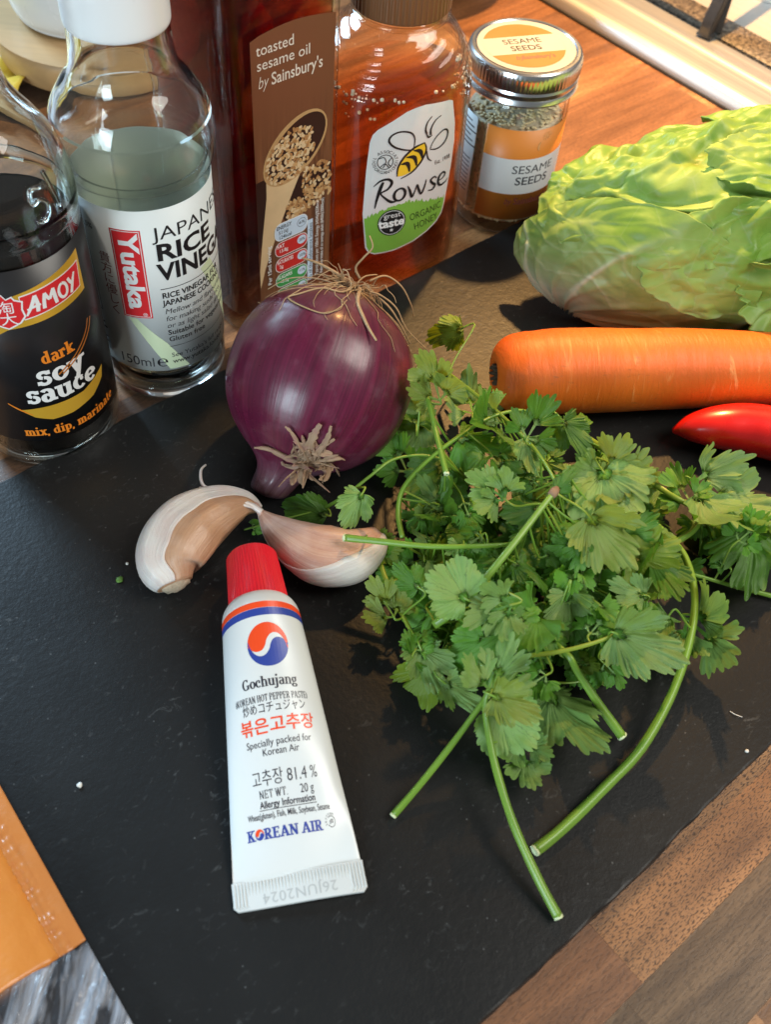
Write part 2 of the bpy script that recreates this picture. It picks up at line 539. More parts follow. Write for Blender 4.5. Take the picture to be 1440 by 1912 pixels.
# ---- worktop of walnut staves
def wood_mat(name, pore=0.5, pore_scale=1.0, grain=1.0):
    t = NT(name)
    oi = t.n('ShaderNodeObjectInfo')
    add = t.n('ShaderNodeVectorMath', operation='ADD')
    mul = t.n('ShaderNodeVectorMath', operation='SCALE')
    t.l(oi.outputs['Location'], mul.inputs[0]); mul.inputs['Scale'].default_value = 37.0
    t.l(t.coord(), add.inputs[0]); t.l(mul.outputs[0], add.inputs[1])
    P = add.outputs[0]
    big = t.noise(t.mapping(P, (7, 60, 20)), 1.0, 4, 0.6, 1.2)
    fine = t.noise(t.mapping(P, (45, 900, 100)), 1.0, 4, 0.65)
    pores = t.noise(t.mapping(P, (430 * pore_scale, 1500 * pore_scale, 300)), 1.0, 2, 0.5)
    base = oi.outputs['Color']
    dark = t.mix(1.0, base, (0.42, 0.38, 0.36), 'MULTIPLY')
    light = t.mix(1.0, base, (1.35, 1.32, 1.25), 'MULTIPLY')
    c = t.mix(t.ramp(big, [(0.3, 0.0), (0.7, 1.0)]), dark, light)
    c = t.mix(t.ramp(fine, [(0.38, 0.45 * grain), (0.56, 0.0)]), c, dark)
    pf = t.ramp(pores, [(0.42, pore), (0.48, 0.0)])
    c = t.mix(pf, c, t.mix(1.0, base, (0.16, 0.14, 0.13), 'MULTIPLY'))
    t.set(Base_Color=c, Roughness=t.ramp(fine, [(0.3, 0.48), (0.7, 0.36)]), Specular_IOR_Level=0.4)
    t.bump(t.math('SUBTRACT', t.math('MULTIPLY', fine, 0.5), pf), 0.25, 0.0002)
    return t.m
M_WOOD = wood_mat('oiled_walnut', 0.35)
M_WOODP = wood_mat('speckled_walnut', 0.9, 1.5, 0.3)
M_GAP = plain('dark_joint', (0.012, 0.009, 0.007), 0.8)

wt = obj('worktop', box_bm(2.4, 2.2, 0.036, (0, 0, -0.0215)), M_GAP, smooth=False)
wt.location = st(0.30, 0.16)
wt.rotation_euler = (0, 0, ANG)
tag(wt, 'walnut butcher block worktop of glued staves', None, None, 'structure')
T0, SW = -0.0067, 0.0268
SJ = at(1107, 1731).dot(E1)
rnd = random.Random(5)
PAL = [(0.105, 0.055, 0.030), (0.17, 0.085, 0.042), (0.24, 0.12, 0.055), (0.30, 0.155, 0.072), (0.135, 0.075, 0.045), (0.21, 0.10, 0.045)]
_stave = {}
def stave(s0, s1, row, col, mat=None):
    L = round((s1 - s0) / 0.01) * 0.01
    key = (round(L, 3), mat)
    if key not in _stave:
        bm = box_bm(L - 0.00006, SW - 0.00006, 0.012, (0, 0, -0.006))
        me = bpy.data.meshes.new('stave'); bm.to_mesh(me); bm.free(); me.materials.append(mat or M_WOOD); _stave[key] = me
    o = link_mesh('stave', _stave[key], wt)
    c = E1 * ((s0 + s0 + L) / 2) + E2 * (T0 + (row + 0.5) * SW)
    o.matrix_parent_inverse = Matrix.Identity(4)
    o.location = Matrix.Rotation(-ANG, 3, 'Z') @ (c - wt.location)
    o.location.z = 0.0
    o.color = (*col, 1)
for row in range(-8, 32):
    s = -0.62 + rnd.uniform(0, 0.12)
    cuts = [s]
    while cuts[-1] < 0.53:
        cuts.append(cuts[-1] + rnd.choice((0.16, 0.2, 0.24, 0.3)))
    if row == 0:
        cuts = [SJ - 0.5, SJ - 0.2, SJ, SJ + 0.3, SJ + 0.6]
    for a, b in zip(cuts, cuts[1:]):
        col = rnd.choice(PAL); m = None
        if row == 0 and abs(a - SJ) < 1e-6: col = (0.36, 0.178, 0.076); m = M_WOODP
        if row == 0 and abs(b - SJ) < 1e-6: col = (0.25, 0.115, 0.054)
        if row == -1: col = (0.155, 0.095, 0.052)
        if row == -2: col = (0.36, 0.18, 0.075)
        if b > 0.3 and row > 1: col = tuple(min(0.4, c * 1.25 + 0.03 * k) for c, k in zip(col, (2.4, 0.7, 0.1)))  # warm lamplight put into the colour: lighter, more orange staves near the hob
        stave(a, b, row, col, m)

# ---- slate board
def slate_mat():
    t = NT('black_slate')
    P = t.coord()
    big = t.noise(P, 9, 5, 0.6)
    grain = t.noise(P, 420, 3, 0.6)
    fleck = t.noise(t.mapping(P, (1, 1.6, 1), rot=(0, 0, 0.6)), 230, 3, 0.7, 0.8)
    patch = t.noise(P, 26, 3, 0.6)
    fl = t.math('MULTIPLY', t.ramp(fleck, [(0.60, 0.0), (0.72, 1.0)]), t.ramp(patch, [(0.40, 0.0), (0.62, 1.0)]))
    sp = t.ramp(t.voro(P, 260), [(0.05, 0.9), (0.11, 0.0)])
    sp = t.math('MULTIPLY', sp, t.ramp(t.noise(P, 70, 2), [(0.47, 0.0), (0.60, 1.0)]))
    dust = t.math('ADD', t.math('MULTIPLY', fl, 0.17), t.math('MULTIPLY', sp, 0.28), True)
    base = t.mix(big, (0.0085, 0.0088, 0.0090), (0.017, 0.0165, 0.016))
    t.set(Base_Color=t.mix(dust, base, (0.27, 0.28, 0.28)), Roughness=t.ramp(big, [(0.3, 0.33), (0.7, 0.46)]), Specular_IOR_Level=0.25)
    t.bump(t.math('ADD', t.math('MULTIPLY', grain, 0.7), t.math('MULTIPLY', big, 1.0)), 0.38, 0.0005)
    return t.m
M_SLATE = slate_mat()
def slate():
    s0, s1, t0, t1 = -0.10, 0.41, 0.0156, 0.2732
    pts = []
    def edge(a, b, n):
        d = (b - a); nn = Vector((-d.y, d.x, 0)).normalized()
        for i in range(n):
            p = a + d * (i / n)
            w = 0.0010 * noise.noise(p * 30) + 0.0004 * noise.noise(p * 120) + 0.0002 * noise.noise(p * 400)
            f = min(1, i / 6, (n - i) / 6)
            pts.append(p + nn * w * f)
    c = [Vector((s0, t0, 0)), Vector((s1, t0, 0)), Vector((s1, t1, 0)), Vector((s0, t1, 0))]
    edge(c[0], c[1], 260); edge(c[1], c[2], 130); edge(c[2], c[3], 260); edge(c[3], c[0], 130)
    mid = (c[0] + c[2]) / 2
    bm = bmesh.new()
    levels = [(0.0, 0.0006, 0), (0.0, 0.0030, 1), (0.0, 0.0049, 2), (0.0003, BZ - 0.00025, 3), (0.0008, BZ, 4)]
    rings = []
    for ins, z, k in levels:
        ring = []
        for p in pts:
            d = (mid - p); dx = Vector((math.copysign(1, d.x), math.copysign(1, d.y), 0))
            ch = 0.0004 * noise.noise(p * 90 + Vector((0, 0, k * 7.3))) if k < 4 else 0
            q = p + Vector((dx.x * min(ins + ch, abs(d.x)), dx.y * min(ins + ch, abs(d.y)), 0))
            ring.append(bm.verts.new((q.x, q.y, z)))
        rings.append(ring)
    n = len(pts)
    for a, b in zip(rings, rings[1:]):
        for i in range(n):
            bm.faces.new((a[i], a[(i + 1) % n], b[(i + 1) % n], b[i]))
    bm.faces.new(rings[-1]); bm.faces.new(list(reversed(rings[0])))
    bmesh.ops.triangulate(bm, faces=[f for f in bm.faces if len(f.verts) > 4])
    o = obj('slate_board', bm, M_SLATE, smooth=False)
    o.rotation_euler = (0, 0, ANG)
    return tag(o, 'black slate serving board with rough chipped edges under the ingredients', 'slate board')
slate()

# ---- gas hob at the back right
def steel_mat(name, col=(0.62, 0.60, 0.57), rough=0.40, along=(600, 4, 4), metal=1.0):
    t = NT(name)
    f = t.noise(t.mapping(t.coord(), along), 1.0, 3)
    t.set(Base_Color=t.mix(f, tuple(c * 0.9 for c in col), col), Metallic=metal, Roughness=t.ramp(f, [(0.3, rough * 0.85), (0.7, rough * 1.2)]))
    t.bump(f, 0.06, 0.0002)
    return t.m
M_STEEL = steel_mat('brushed_steel', (0.68, 0.66, 0.62), 0.42, metal=0.8)
M_STEEL2 = steel_mat('hob_plate_steel', (0.70, 0.68, 0.64), 0.5, metal=0.6)
def enamel_mat():
    t = NT('speckled_enamel')
    P = t.coord()
    f = t.noise(P, 420, 3, 0.7)
    t.set(Base_Color=t.mix(t.ramp(f, [(0.42, 0.0), (0.6, 1.0)]), (0.035, 0.028, 0.022), (0.22, 0.17, 0.12)), Roughness=0.42)
    t.bump(f, 0.5, 0.0006)
    return t.m
M_ENAMEL = enamel_mat()
M_IRON = plain('cast_iron', (0.016, 0.015, 0.015), 0.55, 0.3, 300, 0.3)
HS = 0.524
hob = empty('gas_hob', st(HS, 0.13), 'stainless steel gas hob with raised rim beside the wooden worktop', 'hob', ANG)
def strip(name, prof, mat, t0=-0.42, t1=0.42):
    bm = bmesh.new()
    a = [bm.verts.new((x, t0, z)) for x, z in prof]
    b = [bm.verts.new((x, t1, z)) for x, z in prof]
    for i in range(len(prof) - 1):
        bm.faces.new((a[i], a[i + 1], b[i + 1], b[i]))
    bm.faces.new(a); bm.faces.new(b); bm.faces.new((a[0], b[0], b[-1], a[-1]))
    return autosmooth(obj(name, bm, mat, hob), 50)
strip('seal_strip', [(-0.0012, 0.0002), (-0.001, 0.0012), (0.003, 0.0012), (0.003, 0.0002)], M_GAP)
rim = smooth_prof([(0.0006, 0.0013), (0.0014, 0.0035), (0.0035, 0.0062), (0.0065, 0.0078), (0.010, 0.0083), (0.0235, 0.0085), (0.0275, 0.0094), (0.0300, 0.0096), (0.0325, 0.0090), (0.0355, 0.0072), (0.0405, 0.0060), (0.0495, 0.0058), (0.0515, 0.0050)], 5)
strip('steel_rim', [(0.0006, 0.0005)] + rim + [(0.0515, 0.0005)], M_STEEL)
strip('dark_joint', [(0.0517, 0.0005), (0.0517, 0.0036), (0.0536, 0.0036), (0.0536, 0.0005)], M_GAP)
strip('enamel_frame', [(0.0538, 0.0005), (0.0540, 0.0058), (0.0560, 0.0070), (0.0760, 0.0070), (0.0775, 0.0060), (0.0775, 0.0005)], M_ENAMEL)
strip('hob_plate', [(0.0777, 0.0005), (0.0777, 0.0044), (0.32, 0.0044), (0.32, 0.0005)], M_STEEL2)
bp = st(0, 0)
hx = at(1480, 0, 0.0044)
bl = Matrix.Rotation(-ANG, 3, 'Z') @ (hx + Vector((0.008, 0.036, 0)) - hob.location)
bm = lathe(smooth_prof([(0.052, 0.0), (0.0515, 0.003), (0.047, 0.0042), (0.043, 0.003), (0.040, 0.0035), (0.0385, 0.009), (0.034, 0.0115), (0.030, 0.010), (0.028, 0.006)], 4) + [(0.0, 0.006)], 64)
bo = obj('burner_ring', bm, M_STEEL, hob)
bo.location = (bl.x, bl.y, 0.0046)
bm = lathe([(0.0, 0.0), (0.024, 0.0), (0.0265, 0.002), (0.0265, 0.006), (0.024, 0.008), (0.0, 0.0085)], 48)
bo = autosmooth(obj('burner_cap', bm, M_IRON, hob)); bo.location = (bl.x, bl.y, 0.0112)
# cast iron pan support standing on the frame
ft = at(1318, 66, 0.0072)
tg = Vector((bl.x, bl.y, 0))
ctr = hob.location + Matrix.Rotation(ANG, 3, 'Z') @ tg
ps = empty('pan_support', (ft.x, ft.y, 0.0072), 'black cast iron pan support foot standing on the hob frame', 'pan support')
dirn = (Vector((ctr.x, ctr.y, 0)) - Vector((ft.x, ft.y, 0))); dl = dirn.length; dirn.normalize()
def bar(pts, w, h, name):
    fr = frames(pts); rings = []
    for i, (p, t, n, b) in enumerate(fr):
        ww = w[i] if isinstance(w, list) else w
        rings.append([p + n * (ww * sx) + b * (h * sy) for sx, sy in ((-.5, -.4), (-.4, -.5), (.4, -.5), (.5, -.4), (.5, .4), (.4, .5), (-.4, .5), (-.5, .4))])
    return autosmooth(obj(name, loft(rings), M_IRON, ps), 35)
foot = curve_pts([(0, 0, 0.0), tuple(dirn * 0.0006 + Vector((0, 0, 0.008))), tuple(dirn * 0.006 + Vector((0, 0, 0.020))), tuple(dirn * 0.013 + Vector((0, 0, 0.032))), tuple(dirn * 0.030 + Vector((0, 0, 0.037))), tuple(dirn * (dl - 0.03) + Vector((0, 0, 0.037)))], 5)
bar(foot, [0.0105 if i < 2 else 0.0078 for i in range(len(foot))], 0.007, 'leg')
sd = Vector((-dirn.y, dirn.x, 0))
bar([dirn * 0.010 - sd * 0.003 + Vector((0, 0, 0.0005)), dirn * 0.012 - sd * 0.002 + Vector((0, 0, 0.02)), dirn * 0.018 + Vector((0, 0, 0.036))], 0.005, 0.006, 'rib')
foot2 = [dirn * 0.006 + Vector((0, 0, 0.034)) + E2 * k for k in (0.0, 0.03, 0.09, 0.20)]
bar(foot2, 0.007, 0.007, 'crossbar')
f3 = [E2 * 0.20 + dirn * 0.006 + Vector((0, 0, z)) for z in (0.0003, 0.016, 0.036)]
bar(f3, 0.008, 0.008, 'leg')
# ================================================================== BOTTLES AND JAR
def thin_glass(name, col=(0.97, 0.985, 0.98), edge=(0.45, 0.52, 0.52), rough=0.015, bump=0.06, scale=45, ior=1.45):
    """clear wall that lets light straight through and mirrors by angle"""
    t = NT(name)
    lw = t.n('ShaderNodeLayerWeight'); lw.inputs['Blend'].default_value = 0.35
    tr = t.n('ShaderNodeBsdfTransparent'); t.l(t.mix(t.ramp(lw.outputs['Facing'], [(0.45, 0.0), (0.98, 1.0)]), col, edge), tr.inputs[0])
    gl = t.n('ShaderNodeBsdfGlossy'); gl.inputs['Roughness'].default_value = rough
    fr = t.n('ShaderNodeLayerWeight'); fr.inputs['Blend'].default_value = 0.5
    f0 = ((ior - 1) / (ior + 1)) ** 2
    fac = t.math('ADD', f0, t.math('MULTIPLY', t.math('POWER', fr.outputs['Facing'], 5.0), 1 - f0))
    nb_ = t.n('ShaderNodeBump'); nb_.inputs['Strength'].default_value = bump; nb_.inputs['Distance'].default_value = 0.001
    t.l(t.noise(t.coord(), scale, 3), nb_.inputs['Height'])
    for nd in (gl, fr): t.l(nb_.outputs[0], nd.inputs['Normal'])
    mx = t.n('ShaderNodeMixShader'); t.l(fac, mx.inputs[0]); t.l(tr.outputs[0], mx.inputs[1]); t.l(gl.outputs[0], mx.inputs[2]); t.l(mx.outputs[0], t.out.inputs[0])
    return t.m
def thin_liquid(name, tint, absorb, density, ior=1.4):
    """clear liquid: mirrors by angle, colours the light by its depth"""
    t = NT(name)
    tr = t.n('ShaderNodeBsdfTransparent'); tr.inputs[0].default_value = (*tint, 1)
    gl = t.n('ShaderNodeBsdfGlossy'); gl.inputs['Roughness'].default_value = 0.02
    fr = t.n('ShaderNodeLayerWeight'); fr.inputs['Blend'].default_value = 0.5
    f0 = ((ior - 1) / (ior + 1)) ** 2
    fac = t.math('ADD', f0, t.math('MULTIPLY', t.math('POWER', fr.outputs['Facing'], 5.0), 1 - f0))
    mx = t.n('ShaderNodeMixShader'); t.l(fac, mx.inputs[0]); t.l(tr.outputs[0], mx.inputs[1]); t.l(gl.outputs[0], mx.inputs[2]); t.l(mx.outputs[0], t.out.inputs[0])
    v = t.n('ShaderNodeVolumeAbsorption'); v.inputs['Color'].default_value = (*absorb, 1); v.inputs['Density'].default_value = density
    t.l(v.outputs[0], t.out.inputs['Volume'])
    return t.m
M_GLASSR = glass('clear_glass', (0.97, 0.985, 0.98), 0.0, 1.47, 0.05, scale=45)
M_GLASS = thin_glass('bottle_glass')
M_GLASSJ = thin_glass('jar_glass', (0.985, 0.975, 0.95), (0.62, 0.56, 0.48))
M_GLASS2 = glass('greenish_glass', (0.93, 0.955, 0.93), 0.0, 1.47, 0.08, scale=60)
def paper_mat(name, col):
    """thin label paper that lets some light through"""
    t = NT(name); f = t.noise(t.coord(), 90, 3); c = t.mix(f, tuple(q * .97 for q in col), col)
    t.set(Base_Color=c, Roughness=0.42)
    tr = t.n('ShaderNodeBsdfTranslucent'); t.l(c, tr.inputs[0])
    mx = t.n('ShaderNodeMixShader'); mx.inputs[0].default_value = 0.24
    t.l(t.b.outputs[0], mx.inputs[1]); t.l(tr.outputs[0], mx.inputs[2]); t.l(mx.outputs[0], t.out.inputs[0])
    return t.m
M_WHITE = paper_mat('white_paper', (0.80, 0.82, 0.80))
M_WHITEPL = plain('white_plastic', (0.83, 0.84, 0.83), 0.32, 0.015)
M_INK = plain('black_ink', (0.014, 0.013, 0.014), 0.4)
M_GREYINK = plain('grey_ink', (0.05, 0.05, 0.055), 0.5)
M_RED = plain('red_print', (0.70, 0.025, 0.03), 0.38, 0.03)
M_PWHITE = plain('white_print', (0.84, 0.84, 0.82), 0.4, 0.02)
M_GOLD = plain('gold_print', (0.82, 0.47, 0.045), 0.3, 0.06, 30, metal=0.35)
M_ORANGEINK = plain('orange_print', (0.85, 0.24, 0.02), 0.4)

def shell(prof, inner, seg=96):
    """closed glass wall: outer profile bottom to top, inner profile top to bottom"""
    return lathe(prof + inner, seg)

# ---- rice vinegar
vin = empty('rice_vinegar_bottle', (-0.1024, 0.3166, 0), 'clear glass rice vinegar bottle with white label and white neck sleeve', 'bottle')
o_prof = [(0, 0.0015), (0.012, 0.0012), (0.0205, 0.0002), (0.0235, 0.0010), (0.0252, 0.0035), (0.0257, 0.007)] + [(0.0258, 0.012), (0.0258, 0.098)] + \
    smooth_prof([(0.0258, 0.099), (0.0263, 0.1015), (0.0279, 0.1040), (0.0287, 0.1090), (0.0287, 0.1150), (0.0270, 0.1225), (0.0226, 0.1300), (0.0188, 0.1355), (0.0174, 0.1410), (0.0168, 0.1480), (0.0163, 0.160), (0.0158, 0.178)], 6)
i_prof = list(reversed(smooth_prof([(0.0225, 0.0065), (0.0236, 0.010), (0.0238, 0.05), (0.0238, 0.099), (0.0258, 0.105), (0.0266, 0.112), (0.0250, 0.1215), (0.0207, 0.1292), (0.0170, 0.1352), (0.0154, 0.1415), (0.0148, 0.150), (0.0140, 0.178)], 5))) + [(0.0, 0.0055)]
vg = obj('glass_body', shell(o_prof, i_prof), [M_GLASS, M_GLASSR], vin)
for p_ in vg.data.polygons: p_.material_index = 1 if p_.center.z > 0.1205 or p_.center.z < 0.0185 else 0
M_VIN = thin_liquid('rice_vinegar', (0.995, 0.99, 0.97), (0.92, 0.90, 0.55), 9, 1.33)
lp = [(0, 0.0058), (0.0215, 0.0062), (0.0237, 0.0100), (0.0239, 0.05), (0.0239, 0.0992), (0.0259, 0.1050), (0.0262, 0.1070), (0.0262, 0.10705), (0.0, 0.1070)]
autosmooth(obj('vinegar', lathe(lp, 96), M_VIN, vin), 50)
VA = R(-83)
lab = obj('label', cyl_sheet(0.02586, -0.0661, 0.0963, 0.0190, 0.0965, VA, nu=120), M_WHITE, vin)
P = Print()
P.rect(-0.0093, 0.0475, 0.0020, 0.0885, M_RED, 1, 'brand_panel')
P.rect(-0.0088, 0.0480, 0.0015, 0.0880, M_PWHITE, 2, 'panel_outline'); P.rect(-0.0085, 0.0483, 0.0012, 0.0877, M_RED, 3, 'brand_panel')
P.text('Yutaka', -0.0062, 0.0865, 0.0066, M_PWHITE, 4, bold=0.035, rot=-PI / 2, width=0.0355)
P.text('®', -0.0015, 0.0502, 0.0016, M_PWHITE, 4, rot=-PI / 2)
P.text('JAPANESE', 0.0063, 0.0838, 0.0054, M_INK, bold=-0.004, width=0.041)
P.text('RICE', 0.0063, 0.0746, 0.0070, M_INK, bold=0.028, width=0.0248)
P.text('VINEGAR', 0.0063, 0.0655, 0.0072, M_INK, bold=0.028, width=0.044)
P.rect(0.0063, 0.0611, 0.052, 0.0614, M_INK, 2, 'rule')
P.text('RICE VINEGAR FOR', 0.0065, 0.0568, 0.0025, M_INK, bold=0.02, width=0.029)
P.text('JAPANESE COOKING', 0.0065, 0.0532, 0.0025, M_INK, bold=0.02, width=0.030)
for i, (s, b) in enumerate((('Mellow and flavourful, ideal', 0), ('for making sushi rice,', 0), ('or as light salad dressing.', 0))):
    P.text(s, 0.0067, 0.0490 - i * 0.0036, 0.0024, M_GREYINK, shear=0.18, xs=1.0, bold=-0.003)
P.text('Suitable for vegetarians.', 0.0068, 0.0382, 0.0024, M_INK, bold=0.008)
P.text('Gluten free', 0.0068, 0.0347, 0.0024, M_INK, bold=0.008)
P.rect(0.0068, 0.0319, 0.052, 0.0321, M_INK, 2, 'rule')
P.text("See Yutaka's full range at", 0.0070, 0.0262, 0.0022, M_GREYINK)
P.text('www.yutaka.london', 0.0072, 0.0228, 0.0023, M_INK, bold=0.006)
P.text('150ml', -0.0153, 0.0216, 0.0048, M_GREYINK, xs=0.88)
P.text('℮', 0.0004, 0.0216, 0.0056, M_INK, xs=1.05)
M_KANJI = plain('maroon_ink', (0.22, 0.05, 0.05), 0.45)
for i, ch in enumerate('貴方に優しく'):
    P.text(ch, -0.0162 + i * 0.0002, 0.0720 - i * 0.0049, 0.0036, M_KANJI)
P.text('Acidity 4.5%', -0.033, 0.0848, 0.0022, M_INK, bold=0.01)
P.text('Store cool', -0.033, 0.0815, 0.0018, M_GREYINK)
for a, b in (((-0.033, 0.079), (-0.0215, 0.079)), ((-0.0215, 0.079), (-0.0205, 0.045)), ((-0.033, 0.045), (-0.0205, 0.045))):
    P.stroke([a, b], 0.00025, M_GREYINK, 2, 'rule')
for i in range(7):
    P.rect(-0.030, 0.0405 - i * 0.0026, -0.0218 + 0.001 * (i % 3), 0.0413 - i * 0.0026, M_GREYINK, 2, 'small_print')
M_PALEGREEN = plain('pale_green_print', (0.66, 0.76, 0.50), 0.42)
P.poly([(-0.0075, 0.0470), (-0.0045, 0.0470), (0.006, 0.034), (0.014, 0.0198), (0.0058, 0.0198)], M_PALEGREEN, 1, 'leaf_motif')
P.poly([(0.024, 0.0640), (0.030, 0.0655), (0.047, 0.030), (0.049, 0.0198), (0.044, 0.0198)], M_PALEGREEN, 1, 'leaf_motif')
P.build(cyl_map(0.02595, VA), lab)
bm = lathe(smooth_prof([(0.0170, 0.1515), (0.0173, 0.1530), (0.0172, 0.160), (0.0170, 0.175), (0.0169, 0.186), (0.0160, 0.1885), (0.0, 0.1890)], 4) + [(0.0, 0.1785), (0.0162, 0.178), (0.0164, 0.1515)], 64, close=False)
autosmooth(obj('neck_sleeve', bm, M_WHITEPL, vin), 50)

# ---- dark soy sauce
soy = empty('soy_sauce_bottle', (-0.1415, 0.2765, 0), 'dark soy sauce bottle with black label at the left edge', 'bottle')
so = [(0, 0.002), (0.018, 0.0012), (0.0235, 0.0002), (0.0262, 0.0012), (0.0276, 0.0040), (0.0279, 0.009), (0.0279, 0.1035)] + \
    smooth_prof([(0.0279, 0.1040), (0.0283, 0.1060), (0.0283, 0.1110), (0.0276, 0.1180), (0.0255, 0.1262), (0.0218, 0.1335), (0.0172, 0.1405), (0.0142, 0.1470), (0.0128, 0.1560), (0.0121, 0.170), (0.0118, 0.186)], 6)
si = list(reversed(smooth_prof([(0.024, 0.006), (0.0258, 0.011), (0.0259, 0.10), (0.0262, 0.110), (0.0255, 0.118), (0.0235, 0.1255), (0.0198, 0.1325), (0.0154, 0.1395), (0.0124, 0.1465), (0.0110, 0.156), (0.0100, 0.186)], 5))) + [(0.0, 0.0055)]
obj('glass_body', shell(so, si), M_GLASS2, soy)
t = NT('soy_sauce'); t.set(Base_Color=(0.010, 0.006, 0.004), Roughness=0.04, Specular_IOR_Level=0.45, Coat_Weight=0.2)
M_SOY = t.m
autosmooth(obj('soy_sauce', lathe([(0, 0.0058), (0.0238, 0.0062), (0.0258, 0.011), (0.02595, 0.05), (0.02595, 0.0985), (0.0, 0.0985)], 72), M_SOY, soy), 40)
autosmooth(obj('screw_cap', lathe([(0.0112, 0.182), (0.0142, 0.182), (0.0145, 0.184), (0.0145, 0.199), (0.0138, 0.200), (0, 0.200)], 48), plain('red_cap_plastic', (0.6, 0.03, 0.03), 0.35), soy), 40)
M_BLACKLAB = plain('black_label', (0.013, 0.012, 0.013), 0.33, 0.1)
SA = R(-63)
lab = obj('label', cyl_sheet(0.02796, -0.0874, 0.0874, 0.0172, 0.0985, SA, nu=120), M_BLACKLAB, soy)
P = Print()
def gold_top(u): return 0.0895 + 0.00022 * (u * 1000) + (0.0 if u > -0.001 else (u + 0.001) * 1.1)
us = [-0.026 + i * 0.0519 / 40 for i in range(41)]
P.poly([(u, 0.0888 + 0.21 * u + 0.9 * min(0, u + 0.002) * 0.55) for u in us] + [(u, 0.0748 + 0.08 * u + 0.5 * min(0, u + 0.006)) for u in reversed(us)], M_GOLD, 1, 'gold_ribbon')
P.poly([(0.0, 0.0878), (0.0125, 0.0893), (0.0249, 0.0902), (0.0238, 0.0797), (0.0120, 0.0788), (0.0, 0.0775)], M_PWHITE, 2, 'ribbon_outline')
P.poly([(0.0003, 0.0874), (0.0125, 0.0889), (0.0245, 0.0898), (0.0235, 0.0801), (0.0120, 0.0792), (0.0003, 0.0780)], M_RED, 3, 'red_ribbon')
def brush(pts, w, mat=M_PWHITE, layer=4, name='lettering', s=1.0, ox=0, oy=0, lay=4):
    P.stroke([(ox + x * s, oy + y * s) for x, y in pts], [q * s for q in w] if isinstance(w, list) else w * s, mat, lay, name, smooth=5)
bx, by, bs = 0.0018, 0.0797, 0.0066
brush([(-.10, -.08), (.25, .5), (.52, 1.05)], [.1, .2, .22], s=bs, ox=bx, oy=by)
brush([(.52, 1.08), (.56, .5), (.50, .02)], [.16, .22, .2], s=bs, ox=bx, oy=by)
brush([(-.02, .30), (.35, .38), (.72, .42)], [.1, .15, .12], s=bs, ox=bx, oy=by)
brush([(.86, .02), (.92, .5), (1.02, .95)], [.2, .2, .17], s=bs, ox=bx, oy=by + .0003)
brush([(1.02, .95), (1.14, .6), (1.24, .45)], [.16, .18, .16], s=bs, ox=bx, oy=by + .0003)
brush([(1.24, .45), (1.38, .75), (1.52, 1.02)], [.16, .18, .16], s=bs, ox=bx, oy=by + .0003)
brush([(1.52, 1.02), (1.54, .5), (1.58, .02)], [.18, .22, .2], s=bs, ox=bx, oy=by + .0003)
ring = [(2.08 + .27 * math.cos(R(a)), .52 + .43 * math.sin(R(a))) for a in range(90, 455, 20)]
brush(ring, [.17] * len(ring), s=bs, ox=bx, oy=by + .0005)
brush([(2.50, .98), (2.62, .7), (2.74, .52)], [.18, .18, .16], s=bs, ox=bx, oy=by + .0006)
brush([(3.02, 1.06), (2.80, .6), (2.58, .0)], [.14, .2, .2], s=bs, ox=bx, oy=by + .0006)
sh = [(-.0105, .0855), (-.0085, .0866), (-.0078, .0880), (-.0058, .0872), (-.0048, .0893), (-.0036, .0872), (-.0018, .0880), (-.0012, .0866), (.0010, .0855), (.0004, .0825), (.0008, .0795), (-.001, .0772), (-.0050, .0752), (-.0088, .0772), (-.0106, .0795), (-.0102, .0825)]
cxs, cys = -0.0048, 0.0820
P.poly([(cxs + (x - cxs) * 1.12 - .0006, cys + (y - cys) * 1.10) for x, y in sh], M_PWHITE, 5, 'crest_outline')
P.poly([(x - .0006, y) for x, y in sh], M_RED, 6, 'crest')
P.text('淘', -0.0078, 0.0820, 0.0040, M_PWHITE, 7); P.text('大', -0.0078, 0.0770, 0.0040, M_PWHITE, 7)
serif(P, 'dark', 0.0018, 0.0560, 0.0058, M_ORANGEINK, T=0.19, t=0.11, slab=0.12, xs=0.78, rot=0.03, track=.05)
serif(P, 'soy', -0.0018, 0.0462, 0.0098, M_PWHITE, T=0.22, t=0.12, slab=0.13, xs=0.96, track=.06)
serif(P, 'sauce', -0.0070, 0.0378, 0.0092, M_PWHITE, T=0.22, t=0.12, slab=0.13, xs=0.90, track=.05)
M_ORANGEDK = plain('bronze_print', (0.52, 0.17, 0.03), 0.35)
P.stroke([(0.0062, 0.0492), (0.0145, 0.0545), (0.0210, 0.0605), (0.0235, 0.0650)], [0.0007, 0.0006, 0.0005, 0.0004], M_ORANGEDK, 4, 'chopstick', smooth=5)
P.stroke([(0.0078, 0.0488), (0.0160, 0.0538), (0.0226, 0.0598), (0.0252, 0.0645)], [0.0007, 0.0006, 0.0005, 0.0004], M_ORANGEDK, 4, 'chopstick', smooth=5)
P.poly([(-0.0108, 0.0346), (-0.004, 0.0352), (0.004, 0.0355), (0.014, 0.0357), (0.0262, 0.0396), (0.0245, 0.0345), (0.0180, 0.0303), (0.008, 0.0283), (0.0, 0.0281), (-0.0060, 0.0305)], M_GOLD, 2, 'gold_bowl')
P.stroke([(-0.0145, 0.0378), (-0.0110, 0.0350), (-0.0065, 0.0318)], [0.0004, 0.0007, 0.0003], M_ORANGEINK, 3, 'gold_bowl', smooth=4)
serif(P, 'mix, dip, marinate', -0.0115, 0.0203, 0.0045, M_ORANGEINK, T=0.19, t=0.1, slab=0.11, xs=0.80, track=.06)
P.build(cyl_map(0.02806, SA), lab)
P = Print()    # raised glass numerals on the shoulder
